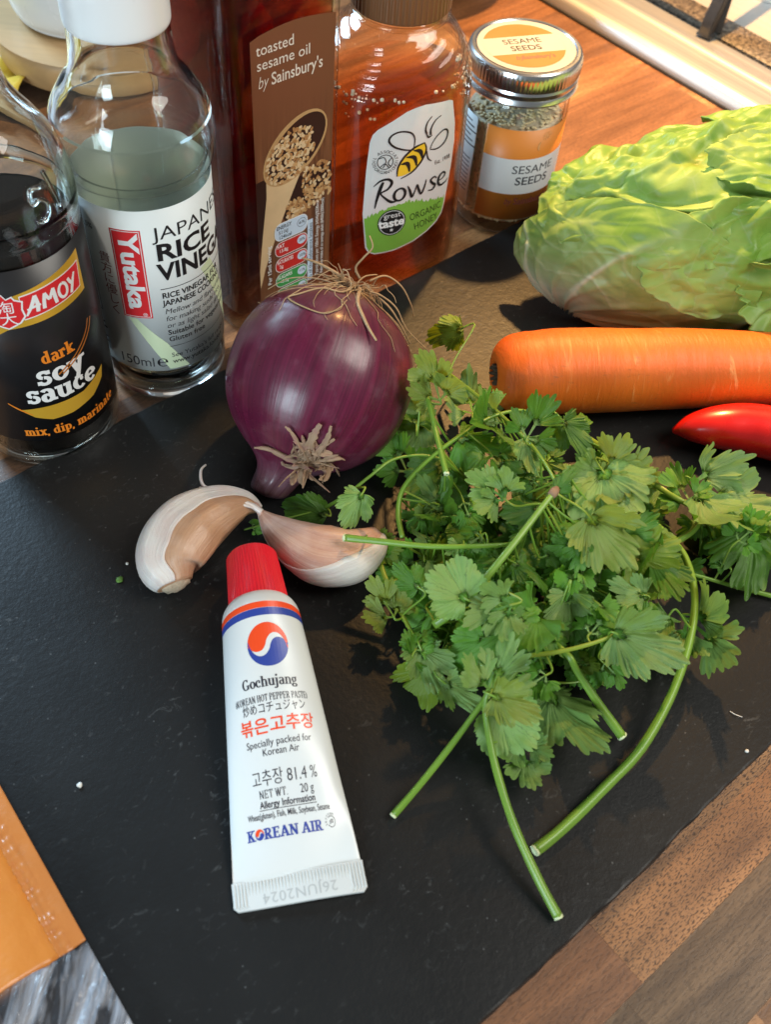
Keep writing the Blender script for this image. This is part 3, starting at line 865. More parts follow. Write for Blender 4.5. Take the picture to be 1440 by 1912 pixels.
def emboss(pts, w, h=0.0007):
    def f(u, v):
        a = SA + u / 0.0276
        z = v
        # shoulder radius at height z
        rr = 0.0283
        for (r0, z0), (r1, z1) in zip(so, so[1:]):
            if z0 <= z <= z1 and z1 > z0:
                rr = r0 + (r1 - r0) * (z - z0) / (z1 - z0)
        return Vector((rr * math.cos(a), rr * math.sin(a), z))
    pp = [f(u, v) for u, v in smooth_prof(pts, 5)]
    return tube_bm(pp, w, 8)
for pts in ([(0.0172, 0.1228), (0.0132, 0.1232), (0.0121, 0.1190), (0.0150, 0.1196), (0.0176, 0.1170), (0.0168, 0.1136), (0.0138, 0.1124), (0.0118, 0.1136)],
            [(0.0205, 0.1262), (0.0212, 0.1200), (0.0220, 0.1135)]):
    obj('raised_numeral', emboss(pts, 0.0008), M_GLASS2, soy)

# ---- sesame oil (square bottle)
oilc = Vector((-0.0721, 0.3374, 0)) + E1 * 0.0262 + E2 * 0.0285
oil = empty('sesame_oil_bottle', oilc, 'tall square bottle of dark toasted sesame oil with brown label', 'bottle', ANG)
def rsq(h, r, z, n=8):
    pts = []
    for qx, qy, a in ((1, 1, 0), (-1, 1, 90), (-1, -1, 180), (1, -1, 270)):
        for k in range(n + 1):
            b = R(a + 90 * k / n)
            pts.append(Vector((qx * (h - r) + r * math.cos(b), qy * (h - r) + r * math.sin(b), z)))
    return pts
outer = [(0.0262, .007, 0.0), (0.0280, .0075, 0.0015), (0.0285, .008, 0.005), (0.0285, .008, 0.175), (0.0275, .010, 0.186), (0.0235, .013, 0.197), (0.0175, .0145, 0.206), (0.0140, .01395, 0.214), (0.0132, .01315, 0.222), (0.0130, .01295, 0.250)]
inner = [(0.0110, .01095, 0.250), (0.0112, .01115, 0.222), (0.0120, .0119, 0.2135), (0.0155, .0125, 0.2045), (0.0212, .011, 0.1955), (0.0250, .008, 0.185), (0.0262, .0065, 0.174), (0.0262, .0065, 0.0085), (0.0240, .006, 0.0062)]
rings = [rsq(h, r, z) for h, r, z in outer] + [rsq(h, r, z) for h, r, z in inner]
autosmooth(obj('glass_body', loft(rings), M_GLASS, oil), 60)
M_OIL = thin_liquid('toasted_sesame_oil', (0.95, 0.80, 0.72), (0.76, 0.25, 0.10), 140, 1.2)
autosmooth(obj('sesame_oil', loft([rsq(h, r, z) for h, r, z in ((0.0238, .006, 0.0064), (0.0263, .0066, 0.0087), (0.0263, .0066, 0.1740), (0.0262, .0066, 0.1741))]), M_OIL, oil), 60)
autosmooth(obj('screw_cap', lathe([(0.0112, 0.236), (0.0152, 0.236), (0.0155, 0.238), (0.0155, 0.260), (0.0145, 0.262), (0, 0.262)], 48), M_IRON, oil), 40)
# label: sheet on the front face (u from -0.0162 to 0.0222 about the face centre)
def oil_map(u, v, off): return Vector((u - 0.0262, -0.02858 - off, v))
def wood_print():
    t = NT('brown_photo_print')
    Pc = t.coord()
    sep = t.n('ShaderNodeSeparateXYZ'); t.l(Pc, sep.inputs[0])
    g = t.noise(t.mapping(Pc, (420, 1, 22)), 1.0, 5, 0.65, 0.4)
    g2 = t.noise(t.mapping(Pc, (60, 1, 8)), 1.0, 3)
    c = t.mix(t.ramp(g, [(0.3, 0.0), (0.7, 1.0)]), (0.075, 0.027, 0.012), (0.22, 0.09, 0.038))
    top = t.ramp(sep.outputs['Z'], [(0.078, 0.0), (0.108, 1.0)])
    flat = t.mix(g2, (0.16, 0.057, 0.026), (0.195, 0.073, 0.034))
    c = t.mix(top, c, flat)
    t.set(Base_Color=c, Roughness=0.42)
    return t.m
M_OILLAB = wood_print()
lpts = [(0.0100, 0.0130), (0.0478, 0.0130), (0.0486, 0.1333)] + [(0.0486 - 0.0386 * i / 10, 0.1333 + 0.0023 * math.sin(PI * i / 10)) for i in range(1, 10)] + [(0.0100, 0.1328)]
bm = bmesh.new()
fv = [bm.verts.new(oil_map(u, v, 0.0)) for u, v in lpts]; bv = [bm.verts.new(oil_map(u, v, 1.2e-4)) for u, v in lpts]
bm.faces.new(fv); bm.faces.new(list(reversed(bv)))
for i in range(len(fv)): bm.faces.new((fv[i], fv[(i + 1) % len(fv)], bv[(i + 1) % len(fv)], bv[i]))
lab = obj('label', bm, M_OILLAB, oil, smooth=False)
P = Print()
M_CREAMINK = plain('cream_print', (0.72, 0.64, 0.54), 0.42)
P.text('toasted', 0.0124, 0.1268, 0.0040, M_CREAMINK, bold=0.004, width=0.0168)
P.text('sesame oil', 0.0124, 0.1212, 0.0040, M_CREAMINK, bold=0.004, width=0.0240)
P.text('by', 0.0126, 0.1143, 0.0046, M_CREAMINK, shear=0.28, bold=-0.008, width=0.0047)
P.text("Sainsbury's", 0.0187, 0.1143, 0.0046, M_CREAMINK, bold=0.010, width=0.0238)
M_SPOON = plain('spoon_print', (0.50, 0.30, 0.13), 0.42, 0.35, 90)
M_SPOONL = plain('spoon_light_print', (0.66, 0.47, 0.26), 0.42, 0.25, 60)
M_SHADE = plain('dark_brown_print', (0.030, 0.011, 0.008), 0.42, 0.3)
P.poly([(0.0100, 0.075), (0.0158, 0.0755), (0.0150, 0.060), (0.0118, 0.045), (0.0100, 0.040)], M_SHADE, 1, 'spoon_shadow')
P.poly([(0.0290, 0.0700), (0.0480, 0.0720), (0.0481, 0.060), (0.0320, 0.053), (0.0240, 0.0515), (0.0215, 0.0560)], M_SHADE, 1, 'spoon_shadow')
P.poly([(0.0102, 0.0310), (0.0102, 0.0215), (0.0130, 0.0310), (0.0200, 0.0480), (0.0268, 0.0620), (0.0325, 0.0730), (0.030, 0.078), (0.0150, 0.0760), (0.0148, 0.0660), (0.0122, 0.0480)], M_SPOONL, 2, 'spoon_handle')
rot = R(38)
P.ell(0.0295, 0.0840, 0.0180, 0.0118, M_SPOON, 3, 'spoon_bowl', rot=rot)
P.ell(0.0302, 0.0842, 0.0165, 0.0100, M_SHADE, 4, 'spoon_bowl', rot=rot)
M_SEEDA = plain('seed_print_a', (0.55, 0.33, 0.14), 0.42, 0.2); M_SEEDB = plain('seed_print_b', (0.68, 0.50, 0.29), 0.42, 0.2); M_SEEDC = plain('seed_print_c', (0.40, 0.20, 0.075), 0.42, 0.2)
rs = random.Random(3)
for i in range(300):
    a = rs.uniform(0, 2 * PI); q = math.sqrt(rs.random())
    x, y = 0.0135 * q * math.cos(a), 0.0098 * q * math.sin(a)
    px, py = 0.0270 + x * math.cos(rot) - y * math.sin(rot), 0.0815 + x * math.sin(rot) + y * math.cos(rot)
    P.ell(px, py, 0.00105, 0.00066, rs.choice((M_SEEDA, M_SEEDB, M_SEEDB, M_SEEDC)), 5 + (i % 5) * 0.5, 'seed_print', n=8, rot=rs.uniform(0, 3))
for i in range(260):
    x = rs.uniform(0.0250, 0.0476)
    top = 0.0735 if x > 0.033 else 0.0600; lo = 0.0510 + max(0, x - 0.030) * 0.32
    y = lo + (top - lo) * rs.random() ** 1.0
    P.ell(x, y, 0.00105, 0.00066, rs.choice((M_SEEDA, M_SEEDA, M_SEEDB, M_SEEDC, M_SEEDC)), 5 + (i % 5) * 0.5, 'seed_print', n=8, rot=rs.uniform(0, 3))
M_BLUEP = plain('pale_blue_print', (0.55, 0.66, 0.78), 0.42); M_GREENP = plain('green_print', (0.04, 0.30, 0.07), 0.42); M_REDP = plain('traffic_red_print', (0.55, 0.025, 0.02), 0.42)
for i, (a, b, cpc, m) in enumerate((('ENERGY', '511kJ\n124kcal', '6%', M_BLUEP), ('FAT', '13.8g', '20%', M_REDP), ('SATURATES', '2g', '10%', M_REDP), ('SUGARS', '<0.5g', '<1%', M_GREENP), ('SALT', '<0.01g', '<1%', M_GREENP))):
    y1 = 0.0515 - i * 0.0084 - (0.0012 if i else 0); y0 = y1 - (0.0090 if i == 0 else 0.0077)
    P.rect(0.0182, y0, 0.0356, y1, M_PWHITE, 8, 'panel_outline', r=0.0034)
    P.rect(0.0185, y0 + .0003, 0.0353, y1 - .0003, m, 9, 'traffic_light', r=0.0031)
    ink = M_INK if i == 0 else M_PWHITE
    P.text(a, 0.0192, y1 - 0.0030, 0.0018, ink, 10, bold=0.015, width=min(0.0085, 0.0013 * len(a)))
    P.text(b, 0.0202, y1 - 0.0055, 0.0017, ink, 10, bold=0.01, xs=0.9, line=1.0)
    P.ell(0.0324, (y0 + y1) / 2 + .0006, 0.0024, 0.0022, M_INK if i == 0 else M_BLUEP, 10, 'traffic_light', n=20)
    P.ell(0.0324, (y0 + y1) / 2 + .0006, 0.0022, 0.0020, M_BLUEP, 10.5, 'traffic_light', n=20)
    P.text(cpc, 0.0308, (y0 + y1) / 2, 0.0014, M_INK, 11, bold=0.01, width=0.0032)
P.rect(0.0356, 0.0140, 0.0384, 0.0470, M_BLUEP, 8, 'side_strip')
P.text('% of the Reference Intakes', 0.0381, 0.0150, 0.0019, M_INK, 9, rot=PI / 2, width=0.030)
P.text('Typical values per 100ml: Energy 3404kJ/828kcal', 0.0415, 0.0150, 0.0017, M_PWHITE, 9, rot=PI / 2, width=0.040)
P.text('Reference intake of an average adult (8400kJ/2000kcal)', 0.0442, 0.0150, 0.0017, M_PWHITE, 9, rot=PI / 2, width=0.040)
P.text('Per 15ml serving', 0.0160, 0.0215, 0.0019, M_PWHITE, 9, rot=PI / 2, width=0.0205, bold=0.01)
P.build(lambda u, v, off: oil_map(u, v, 1.3e-4 + off * 0.6), lab, step=0)

# ---- sesame seed jar
jar = empty('sesame_seed_jar', (0.0416, 0.4527, 0), 'small glass jar of sesame seeds with orange label and silver lid', 'jar')
jo = [(0, 0.0015), (0.015, 0.0012), (0.0205, 0.0002), (0.0232, 0.0010), (0.0244, 0.0035), (0.0245, 0.0065), (0.0245, 0.062)] + smooth_prof([(0.0245, 0.063), (0.0244, 0.0655), (0.0238, 0.0680), (0.0232, 0.0700), (0.0230, 0.0730), (0.0230, 0.0850)], 4)
ji = [(0.0215, 0.0850), (0.0215, 0.0730), (0.0218, 0.0695), (0.0226, 0.0665), (0.0230, 0.062), (0.0230, 0.008), (0.0215, 0.0058), (0, 0.0052)]
autosmooth(obj('glass_body', lathe(jo + ji, 96), M_GLASSJ, jar), 60)
def seeds_mat():
    t = NT('pale_sesame_seeds')
    Pc = t.coord()
    v = t.voro(Pc, 620); cid = t.n('ShaderNodeTexVoronoi'); cid.inputs['Scale'].default_value = 620; t.l(Pc, cid.inputs['Vector'])
    c = t.mix(t.math('MULTIPLY', cid.outputs['Color'], 1.0), (0.55, 0.47, 0.34), (0.80, 0.74, 0.60))
    c = t.mix(t.ramp(v, [(0.5, 0.0), (0.95, 0.6)]), c, (0.22, 0.16, 0.09))
    t.set(Base_Color=c, Roughness=0.5)
    t.bump(t.math('SUBTRACT', 1.0, v), 0.2, 0.0005)
    return t.m
M_SEEDS = seeds_mat()
sd_bm = lathe([(0, 0.0060), (0.0212, 0.0064), (0.0222, 0.0090)] + [(0.0222, 0.009 + 0.003 * i) for i in range(1, 16)] + [(0.0220, 0.0555), (0.018, 0.0565), (0.010, 0.0572), (0, 0.0570)], 64)
obj('seed_fill', sd_bm, M_SEEDS, jar)
# individual seeds lying at the glass and on top of the fill
rs = random.Random(11)
bm = bmesh.new()
def seed_at(bm, p, nrm, ln=0.0016):
    ax = Vector((rs.uniform(-1, 1), rs.uniform(-1, 1), rs.uniform(-1, 1))); ax = (ax - nrm * ax.dot(nrm)).normalized()
    b = nrm.cross(ax); n = 6
    tip = bm.verts.new(p + ax * ln); tail = bm.verts.new(p - ax * ln * 0.8)
    rings = []
    for x, rr in ((-.35, .45), (.25, .5)):
        rings.append([bm.verts.new(p + ax * (ln * x) + (b * math.cos(2 * PI * k / n) + nrm * (0.6 * math.sin(2 * PI * k / n))) * (ln * rr)) for k in range(n)])
    for k in range(n):
        j = (k + 1) % n
        bm.faces.new((tail, rings[0][j], rings[0][k])); bm.faces.new((rings[0][k], rings[0][j], rings[1][j], rings[1][k])); bm.faces.new((rings[1][k], rings[1][j], tip))
for i in range(3200):
    a = rs.uniform(PI, 2 * PI) if i < 2700 else rs.uniform(0, 2 * PI)
    nrm = Vector((math.cos(a), math.sin(a), 0))
    if i < 2900: seed_at(bm, nrm * 0.0224 + Vector((0, 0, rs.uniform(0.0075, 0.056))), nrm)
    else: seed_at(bm, nrm * (0.021 * math.sqrt(rs.random())) + Vector((0, 0, 0.0572)), Vector((0, 0, 1)))
o = obj('seeds', bm, plain('sesame_seed', (0.90, 0.73, 0.46), 0.5, 0.15, 500), jar); o['kind'] = 'stuff'
JA = -PI / 2
M_ORL = plain('orange_label_paper', (0.62, 0.20, 0.025), 0.42, 0.04)
lab = obj('label', cyl_sheet(0.02456, -0.0140, 0.0400, 0.0100, 0.0588, JA, nu=70), M_ORL, jar)
P = Print()
P.rect(-0.0139, 0.0248, 0.0399, 0.0438, M_PWHITE, 1, 'white_band')
P.text('SESAME', 0.0012, 0.0362, 0.0042, M_GREYINK, bold=0.0, width=0.0222)
P.text('SEEDS', 0.0036, 0.0300, 0.0042, M_GREYINK, bold=0.012, width=0.0178)
P.text('by', 0.0000, 0.0190, 0.0036, M_KANJI, shear=0.28, width=0.0038)
P.text("Sainsbury's", 0.0048, 0.0190, 0.0036, M_KANJI, bold=0.01, width=0.0190)
M_ORPALE = plain('pale_orange_print', (0.80, 0.42, 0.16), 0.42)
for i in range(22):
    P.ell(0.0165 + 0.0026 * math.cos(i * 2.4) * math.sqrt(i / 22), 0.0550 + 0.0022 * math.sin(i * 2.4) * math.sqrt(i / 22), 0.0003, 0.0003, M_ORPALE, 2, 'seed_motif', n=6)
P.stroke([(0.0132, 0.0525), (0.0126, 0.0500), (0.0130, 0.0480)], [0.0003, 0.0009, 0.0005], M_ORPALE, 2, 'seed_motif', smooth=4)
P.build(cyl_map(0.02466, JA), lab)
lab = obj('back_label', cyl_sheet(0.02456, -0.0400, -0.0195, 0.0110, 0.0590, JA, nu=40), M_WHITE, jar)
P = Print()
for i in range(9):
    P.rect(-0.0215 - 0.0003 * (i % 2), 0.036 - i * 0.0022, -0.0330, 0.0366 - i * 0.0022, M_GREYINK, 1, 'barcode')
for i in range(6):
    P.rect(-0.0375, 0.055 - i * 0.0024, -0.0235 + 0.002 * (i % 3), 0.0557 - i * 0.0024, M_GREYINK, 1, 'small_print')
P.build(cyl_map(0.02466, JA), lab)
M_LID = steel_mat('tinplate_lid', (0.72, 0.74, 0.76), 0.24, (30, 30, 30))
bm = bmesh.new(); seg = 240; rings = []
for r, z, kn in ((0.0240, 0.0712, 0), (0.0262, 0.0710, 0), (0.0266, 0.0718, 0), (0.0262, 0.0732, 0), (0.0257, 0.0740, 0), (0.0262, 0.0752, 0), (0.0264, 0.0764, 0), (0.0259, 0.0775, 0), (0.0262, 0.0785, 1), (0.0263, 0.0832, 1), (0.0262, 0.0846, 0), (0.0257, 0.0858, 0), (0.0248, 0.0864, 0), (0.0236, 0.0864, 0), (0.0230, 0.0859, 0)):
    rings.append([bm.verts.new(((r + (0.00032 if kn and i % 3 == 0 else 0)) * math.cos(2 * PI * i / seg), (r + (0.00032 if kn and i % 3 == 0 else 0)) * math.sin(2 * PI * i / seg), z)) for i in range(seg)])
for a, b in zip(rings, rings[1:]):
    for i in range(seg): bm.faces.new((a[i], a[(i + 1) % seg], b[(i + 1) % seg], b[i]))
bm.faces.new(rings[-1])
lid = autosmooth(obj('lid', bm, M_LID, jar), 30)
M_LIDPAPER = plain('cream_lid_paper', (0.36, 0.335, 0.27), 0.5, 0.1, 40)
M_LIDOR = plain('orange_lid_print', (0.36, 0.115, 0.015), 0.5, 0.05)
bm = lathe([(0, 0.0861), (0.0226, 0.0861), (0.0226, 0.0862), (0, 0.0862)], 64)
P = Print()
def lid_map(u, v, off):
    a = R(20)
    return Vector((-0.0010 + u * math.cos(a) - v * math.sin(a), u * math.sin(a) + v * math.cos(a), 0.08625 + off))
pl = obj('lid_label', bm, M_LIDPAPER, lid, smooth=False)
def seg_poly(r, y0, y1):
    pts = []
    a0, a1 = math.asin(y0 / r), math.asin(y1 / r)
    for i in range(17): a = a0 + (a1 - a0) * i / 16; pts.append((r * math.cos(a), r * math.sin(a)))
    for i in range(17): a = PI - a1 + (a1 - a0) * i / 16; pts.append((r * math.cos(a), r * math.sin(a)))
    return pts
P.poly(seg_poly(0.0188, 0.0080, 0.01879), M_LIDOR, 1, 'orange_print'); P.poly(seg_poly(0.0188, -0.01879, -0.0066), M_LIDOR, 1, 'orange_print')
P.poly(seg_poly(0.0188, -0.0066, 0.0080), M_LIDPAPER, 1, 'white_band')
P.text('SESAME', 0.0, 0.0018, 0.0040, M_INK, bold=0.0, align='CENTER', xs=0.95)
P.text('SEEDS', 0.0, -0.0042, 0.0040, M_INK, bold=0.012, align='CENTER', xs=0.95)
P.text('by', -0.0080, -0.0115, 0.0030, M_KANJI, shear=0.28); P.text("Sainsbury's", -0.0046, -0.0115, 0.0030, M_KANJI, width=0.0155, bold=0.008)
P.build(lid_map, lid, step=0)

# ---- squeezy honey bottle (oval, ribbed shoulder)
hon = empty('honey_bottle', (-0.0150, 0.4070, 0), 'clear squeezy honey bottle with bee label and brown ribbed cap', 'bottle', R(30))
HP = smooth_prof([(0.86, 0.000, 0), (0.95, 0.0008, 0), (1.0, 0.004, 0), (1.0, 0.020, 0), (0.985, 0.045, 0), (0.965, 0.070, 0), (0.96, 0.082, 0.6), (0.945, 0.090, 1), (0.89, 0.100, 1), (0.80, 0.108, 1), (0.68, 0.1145, 0.6), (0.575, 0.1185, 0), (0.555, 0.1205, 0), (0.555, 0.132, 0)], 7)
def oval(k, z, rib, shrink=0.0, n=96):
    """outline morphs from oval to round towards the neck"""
    m = max(0.0, min(1.0, (z - 0.085) / 0.033)); m = m * m * (3 - 2 * m)
    a = (0.0345 * (1 - m) + 0.0330 * m) * k; b = (0.0262 * (1 - m) + 0.0330 * m) * k
    out = []
    for i in range(n):
        t = 2 * PI * i / n
        ph = (z - 0.012 * math.cos(t - 0.6)) / 0.0052
        df = abs((t + PI / 2 + PI) % (2 * PI) - PI)
        flat_ = max(0.0, min(1.0, (df - 0.95) / 0.25)) if z < 0.0945 else 1.0      # smooth panel behind the label
        w = 0.0009 * rib * flat_ * math.sin(2 * PI * ph)
        e = 0.86
        ct, s_ = math.cos(t), math.sin(t)
        x = math.copysign(abs(ct) ** e, ct); y = math.copysign(abs(s_) ** e, s_)
        out.append(Vector(((a + w - shrink) * x, (b + w - shrink) * y, z)))
    return out
ro = [oval(k, z, rb) for k, z, rb in HP]
ri = [oval(k, max(z, 0.0016), rb * 0.8, 0.0011) for k, z, rb in reversed(HP)]
M_PET = thin_glass('clear_plastic', (0.98, 0.96, 0.92), (0.70, 0.62, 0.52), 0.03, 0.25, 70, 1.5)
obj('plastic_body', loft(ro + ri), M_PET, hon)
M_HONEY = thin_liquid('honey', (1.0, 0.93, 0.85), (0.74, 0.45, 0.24), 72, 1.2)
hr = [oval(k, max(z, 0.0018), rb * 0.8, 0.00105) for k, z, rb in HP if z < 0.0935]
autosmooth(obj('honey', loft(hr), M_HONEY, hon), 55)
bm = bmesh.new(); rs = random.Random(4)
for i in range(70):
    t_ = rs.uniform(PI * 0.95, PI * 2.05); z = rs.choice((0.0935, 0.0935, 0.089, 0.085, 0.095)) + rs.uniform(-0.001, 0.0015)
    ring = oval(0.92 if z > .092 else 0.95, z, 0, 0.0022, 96); p = ring[int(t_ / (2 * PI) * 96) % 96]
    bmesh.ops.create_icosphere(bm, subdivisions=1, radius=rs.uniform(0.0004, 0.0010), matrix=Matrix.Translation(p))
obj('bubbles', bm, plain('froth', (0.75, 0.62, 0.48), 0.15), hon)['kind'] = 'stuff'
M_BROWNCAP = plain('brown_cap_plastic', (0.20, 0.085, 0.035), 0.38, 0.05)
bm = bmesh.new(); seg = 216; rings = []
for r, z, kn in ((0.0165, 0.1222, 0), (0.0196, 0.1222, 0), (0.0198, 0.1232, 1), (0.0194, 0.1440, 1), (0.0186, 0.1455, 0), (0.0140, 0.1460, 0), (0.0135, 0.1500, 0), (0.0, 0.0, 0)):
    if r == 0: break
    rings.append([bm.verts.new(((r + (0.00045 if kn and i % 4 < 2 else 0)) * math.cos(2 * PI * i / seg), (r + (0.00045 if kn and i % 4 < 2 else 0)) * math.sin(2 * PI * i / seg), z)) for i in range(seg)])
for a, b in zip(rings, rings[1:]):
    for i in range(seg): bm.faces.new((a[i], a[(i + 1) % seg], b[(i + 1) % seg], b[i]))
bm.faces.new(rings[-1])
autosmooth(obj('ribbed_cap', bm, M_BROWNCAP, hon), 30)
bm = lathe(smooth_prof([(0.0190, 0.1190), (0.0202, 0.1196), (0.0203, 0.1207), (0.0192, 0.1214)], 3) + [(0.0180, 0.1200)], 64, close=True)
obj('neck_ring', bm, M_PET, hon)
# label on the -y side of the oval; u is arc length from the front
_arc = []
for i in range(-260, 261):
    t_ = -PI / 2 + i / 260 * (PI * 0.46)
    e = 0.86; ct, s_ = math.cos(t_), math.sin(t_)
    _arc.append((math.copysign(abs(ct) ** e, ct), math.copysign(abs(s_) ** e, s_)))
def hon_map(u, v, off):
    k = 1.0
    for (k0, z0, _), (k1, z1, _) in zip(HP, HP[1:]):
        if z0 <= v <= z1 and z1 > z0: k = k0 + (k1 - k0) * (v - z0) / (z1 - z0); break
    m = max(0.0, min(1.0, (v - 0.085) / 0.033)); m = m * m * (3 - 2 * m)
    a = (0.0345 * (1 - m) + 0.0330 * m) * k; b = (0.0262 * (1 - m) + 0.0330 * m) * k
    a += 0.0002 + off; b += 0.0002 + off
    x = 0; i = 260; px, py = a * _arc[260][0], b * _arc[260][1]
    s = 1 if u >= 0 else -1; acc = 0.0
    while 0 < i < 520:
        qx, qy = a * _arc[i + s][0], b * _arc[i + s][1]
        d = math.hypot(qx - px, qy - py)
        if acc + d >= abs(u):
            f = (abs(u) - acc) / d
            px, py = px + (qx - px) * f, py + (qy - py) * f; break
        acc += d; px, py = qx, qy; i += s
    return Vector((px, py, v))
hout = [(-21.5, 24), (-23.3, 42), (-22.6, 63), (-21.6, 77), (-20.6, 80.5), (-18.4, 83), (-6.8, 90.2), (-3, 91.4), (1.6, 92), (13.5, 91), (15.6, 90), (18.6, 79), (19.8, 70), (19.4, 58), (17.6, 40), (16.6, 35), (14, 31.5), (9, 28), (1.7, 24.3), (-8, 21.5), (-17, 20.4), (-20, 21.4)]
hout = [(x / 1000, y / 1000) for x, y in hout]
hcx, hcy = -0.0015, 0.056
bm = None
LP = Print()
LP.poly([(hcx + (x - hcx) * 1.0, hcy + (y - hcy) * 1.0) for x, y in hout], M_WHITE, 0, 'label')
hl = LP.build(hon_map, hon, step=0.0025, cutv=True)[0]
M_LEAFG = plain('meadow_green_print', (0.20, 0.42, 0.055), 0.42, 0.2, 50)
M_YEL = plain('yellow_print', (0.86, 0.52, 0.03), 0.42)
P = Print()
mm = lambda pts: [(x / 1000, y / 1000) for x, y in pts]
# meadow along the bottom with a grassy upper edge
rs = random.Random(9)
edge = []
for i in range(71):
    x = -22.6 + 40.0 * i / 70
    y = 39.5 + 4.0 * math.sin(i * 0.06) + (x + 22) * 0.18 + (rs.uniform(-0.6, 1.4) if x > -5 or x < -12 else rs.uniform(-0.3, 0.5))
    edge.append((x, y))
low = [p for p in [(16.9, 40), (16.1, 35.6), (13.6, 32.2), (8.7, 28.7), (1.5, 25), (-8, 22.2), (-16.8, 21.1), (-19.6, 22), (-20.8, 24.5), (-22.3, 36)]]
P.poly(mm([e for e in edge if e[0] < 17] + low), M_LEAFG, 1, 'green_meadow')
# bee: wings, striped body, feelers
def S(pts, w, mat=M_INK, lay=3, nm='bee', sm=6):
    P.stroke(mm(pts), [q / 1000 for q in w] if isinstance(w, list) else w / 1000, mat, lay, nm, smooth=sm)
S([(-2.0, 72.2), (-5.5, 72.6), (-10.8, 74.6), (-13.6, 77.6), (-12.4, 80.4), (-8.6, 81.6), (-4.2, 80.4), (-2.2, 77.4), (-2.2, 73.0)], [.5, .7, .9, .9, .8, .7, .8, .6, .4])
S([(6.0, 70.4), (9.2, 69.9), (12.4, 71.0), (14.4, 73.6), (14.4, 76.8), (12.2, 78.0), (9.0, 76.2), (6.8, 73.4), (5.8, 70.6)], [.4, .7, .8, .8, .8, .7, .6, .5, .4])
body = [(-9.0, 60.5), (-8.8, 65.0), (-6.2, 69.6), (-2.0, 73.0), (2.8, 74.4), (3.8, 70.8), (2.2, 66.2), (-1.6, 62.4), (-5.8, 60.6)]
bq = smooth_prof(body + [body[0]], 5)
P.poly(mm([(x, y) for x, y in bq]), M_YEL, 2, 'bee_body')
S(body[:5], [.5, .9, 1.1, 1.0, .6]); S([(2.8, 74.4), (3.9, 70.8), (2.0, 65.9), (-2.0, 61.6), (-7.2, 59.2)], [.5, .8, 1.0, .9, .4])
for a, b, c_ in (((-7.6, 66.2), (-4.6, 66.0), (-3.4, 62.0)), ((-5.4, 69.2), (-1.6, 68.4), (-.2, 64.2)), ((-2.2, 71.8), (1.0, 70.8), (2.4, 67.0))):
    S([a, b, c_], [.5, 1.9, .7], lay=4)
S([(3.4, 78.4), (2.6, 80.6), (3.2, 83.6), (5.2, 86.0)], [.9, .8, .6, .4]); S([(5.4, 77.4), (5.2, 80.2), (7.0, 83.6), (9.8, 85.2)], [1.0, .8, .6, .4])
S([(3.2, 78.6), (4.4, 76.6), (6.2, 77.2)], [.4, .8, .4]); S([(4.2, 70.2), (5.2, 66.4), (7.2, 64.6)], [.5, .7, .3])
# brush-script brand name
def W(pts, w, ox, oy=0.0):
    S([(ox + x, 48.6 + oy + x * 0.10 + ox * 0.10 + y) for x, y in pts], w, nm='lettering', sm=5)
W([(.4, -1.6), (1.2, 3.2), (2.6, 8.6), (3.6, 11.2)], [.5, 1.2, 1.5, 1.0], -18.6)
W([(-.6, 9.4), (2.4, 12.0), (5.8, 12.2), (7.4, 10.2), (5.8, 7.4), (2.8, 5.8), (4.6, 3.2), (7.6, .6), (10.4, .4)], [.4, .9, 1.2, 1.3, 1.0, .7, 1.0, 1.3, .5], -18.6)
o_ = [(2.6 + 2.6 * math.cos(R(a)), 3.4 + 3.0 * math.sin(R(a))) for a in range(110, 480, 24)]
W(o_, [1.0 + .35 * math.cos(R(a)) ** 2 for a in range(110, 480, 24)], -9.8)
W([(-.4, 6.6), (.9, 3.6), (2.0, .4), (3.4, 3.2), (4.2, 5.8), (5.2, 3.0), (6.6, .4), (8.0, 3.6), (8.6, 6.8)], [.5, 1.2, 1.1, .7, .7, 1.2, 1.0, .8, .5], -3.2)
W([(4.4, 5.4), (3.0, 6.6), (1.2, 5.6), (2.2, 3.8), (3.8, 2.2), (2.6, .4), (.2, .8)], [.5, .8, 1.1, 1.2, 1.2, .9, .4], 6.6)
W([(.6, 3.4), (3.2, 3.9), (4.4, 5.4), (3.0, 6.8), (1.0, 5.4), (.7, 2.6), (2.2, .6), (4.8, .9), (6.6, 2.2)], [.5, .7, .9, .9, 1.2, 1.3, 1.1, .8, .3], 11.4)
P.text('Est. 1938', 0.0090, 0.0622, 0.0020, M_INK, width=0.0085, rot=0.06)
# round certification mark
S([(-14.7 + 3.4 * math.cos(R(a)), 68 + 3.4 * math.sin(R(a))) for a in range(0, 361, 20)], .35, nm='round_mark')
S([(-17.6, 69.6), (-15.4, 70.2), (-14.4, 68.0), (-15.6, 65.2)], .4, nm='round_mark'); S([(-12.0, 70.0), (-13.4, 67.6), (-12.2, 65.8)], .4, nm='round_mark'); S([(-16.8, 65.6), (-14.8, 67.2), (-13.0, 65.2)], .4, nm='round_mark')
P.arc_text('SOIL ASSOCIATION', -0.0147, 0.0680, 0.0042, R(205), R(-15.6), 0.0014, M_INK)
P.arc_text('ORGANIC', -0.0147, 0.0680, 0.0057, R(222), R(16), 0.0014, M_INK, flip=True)
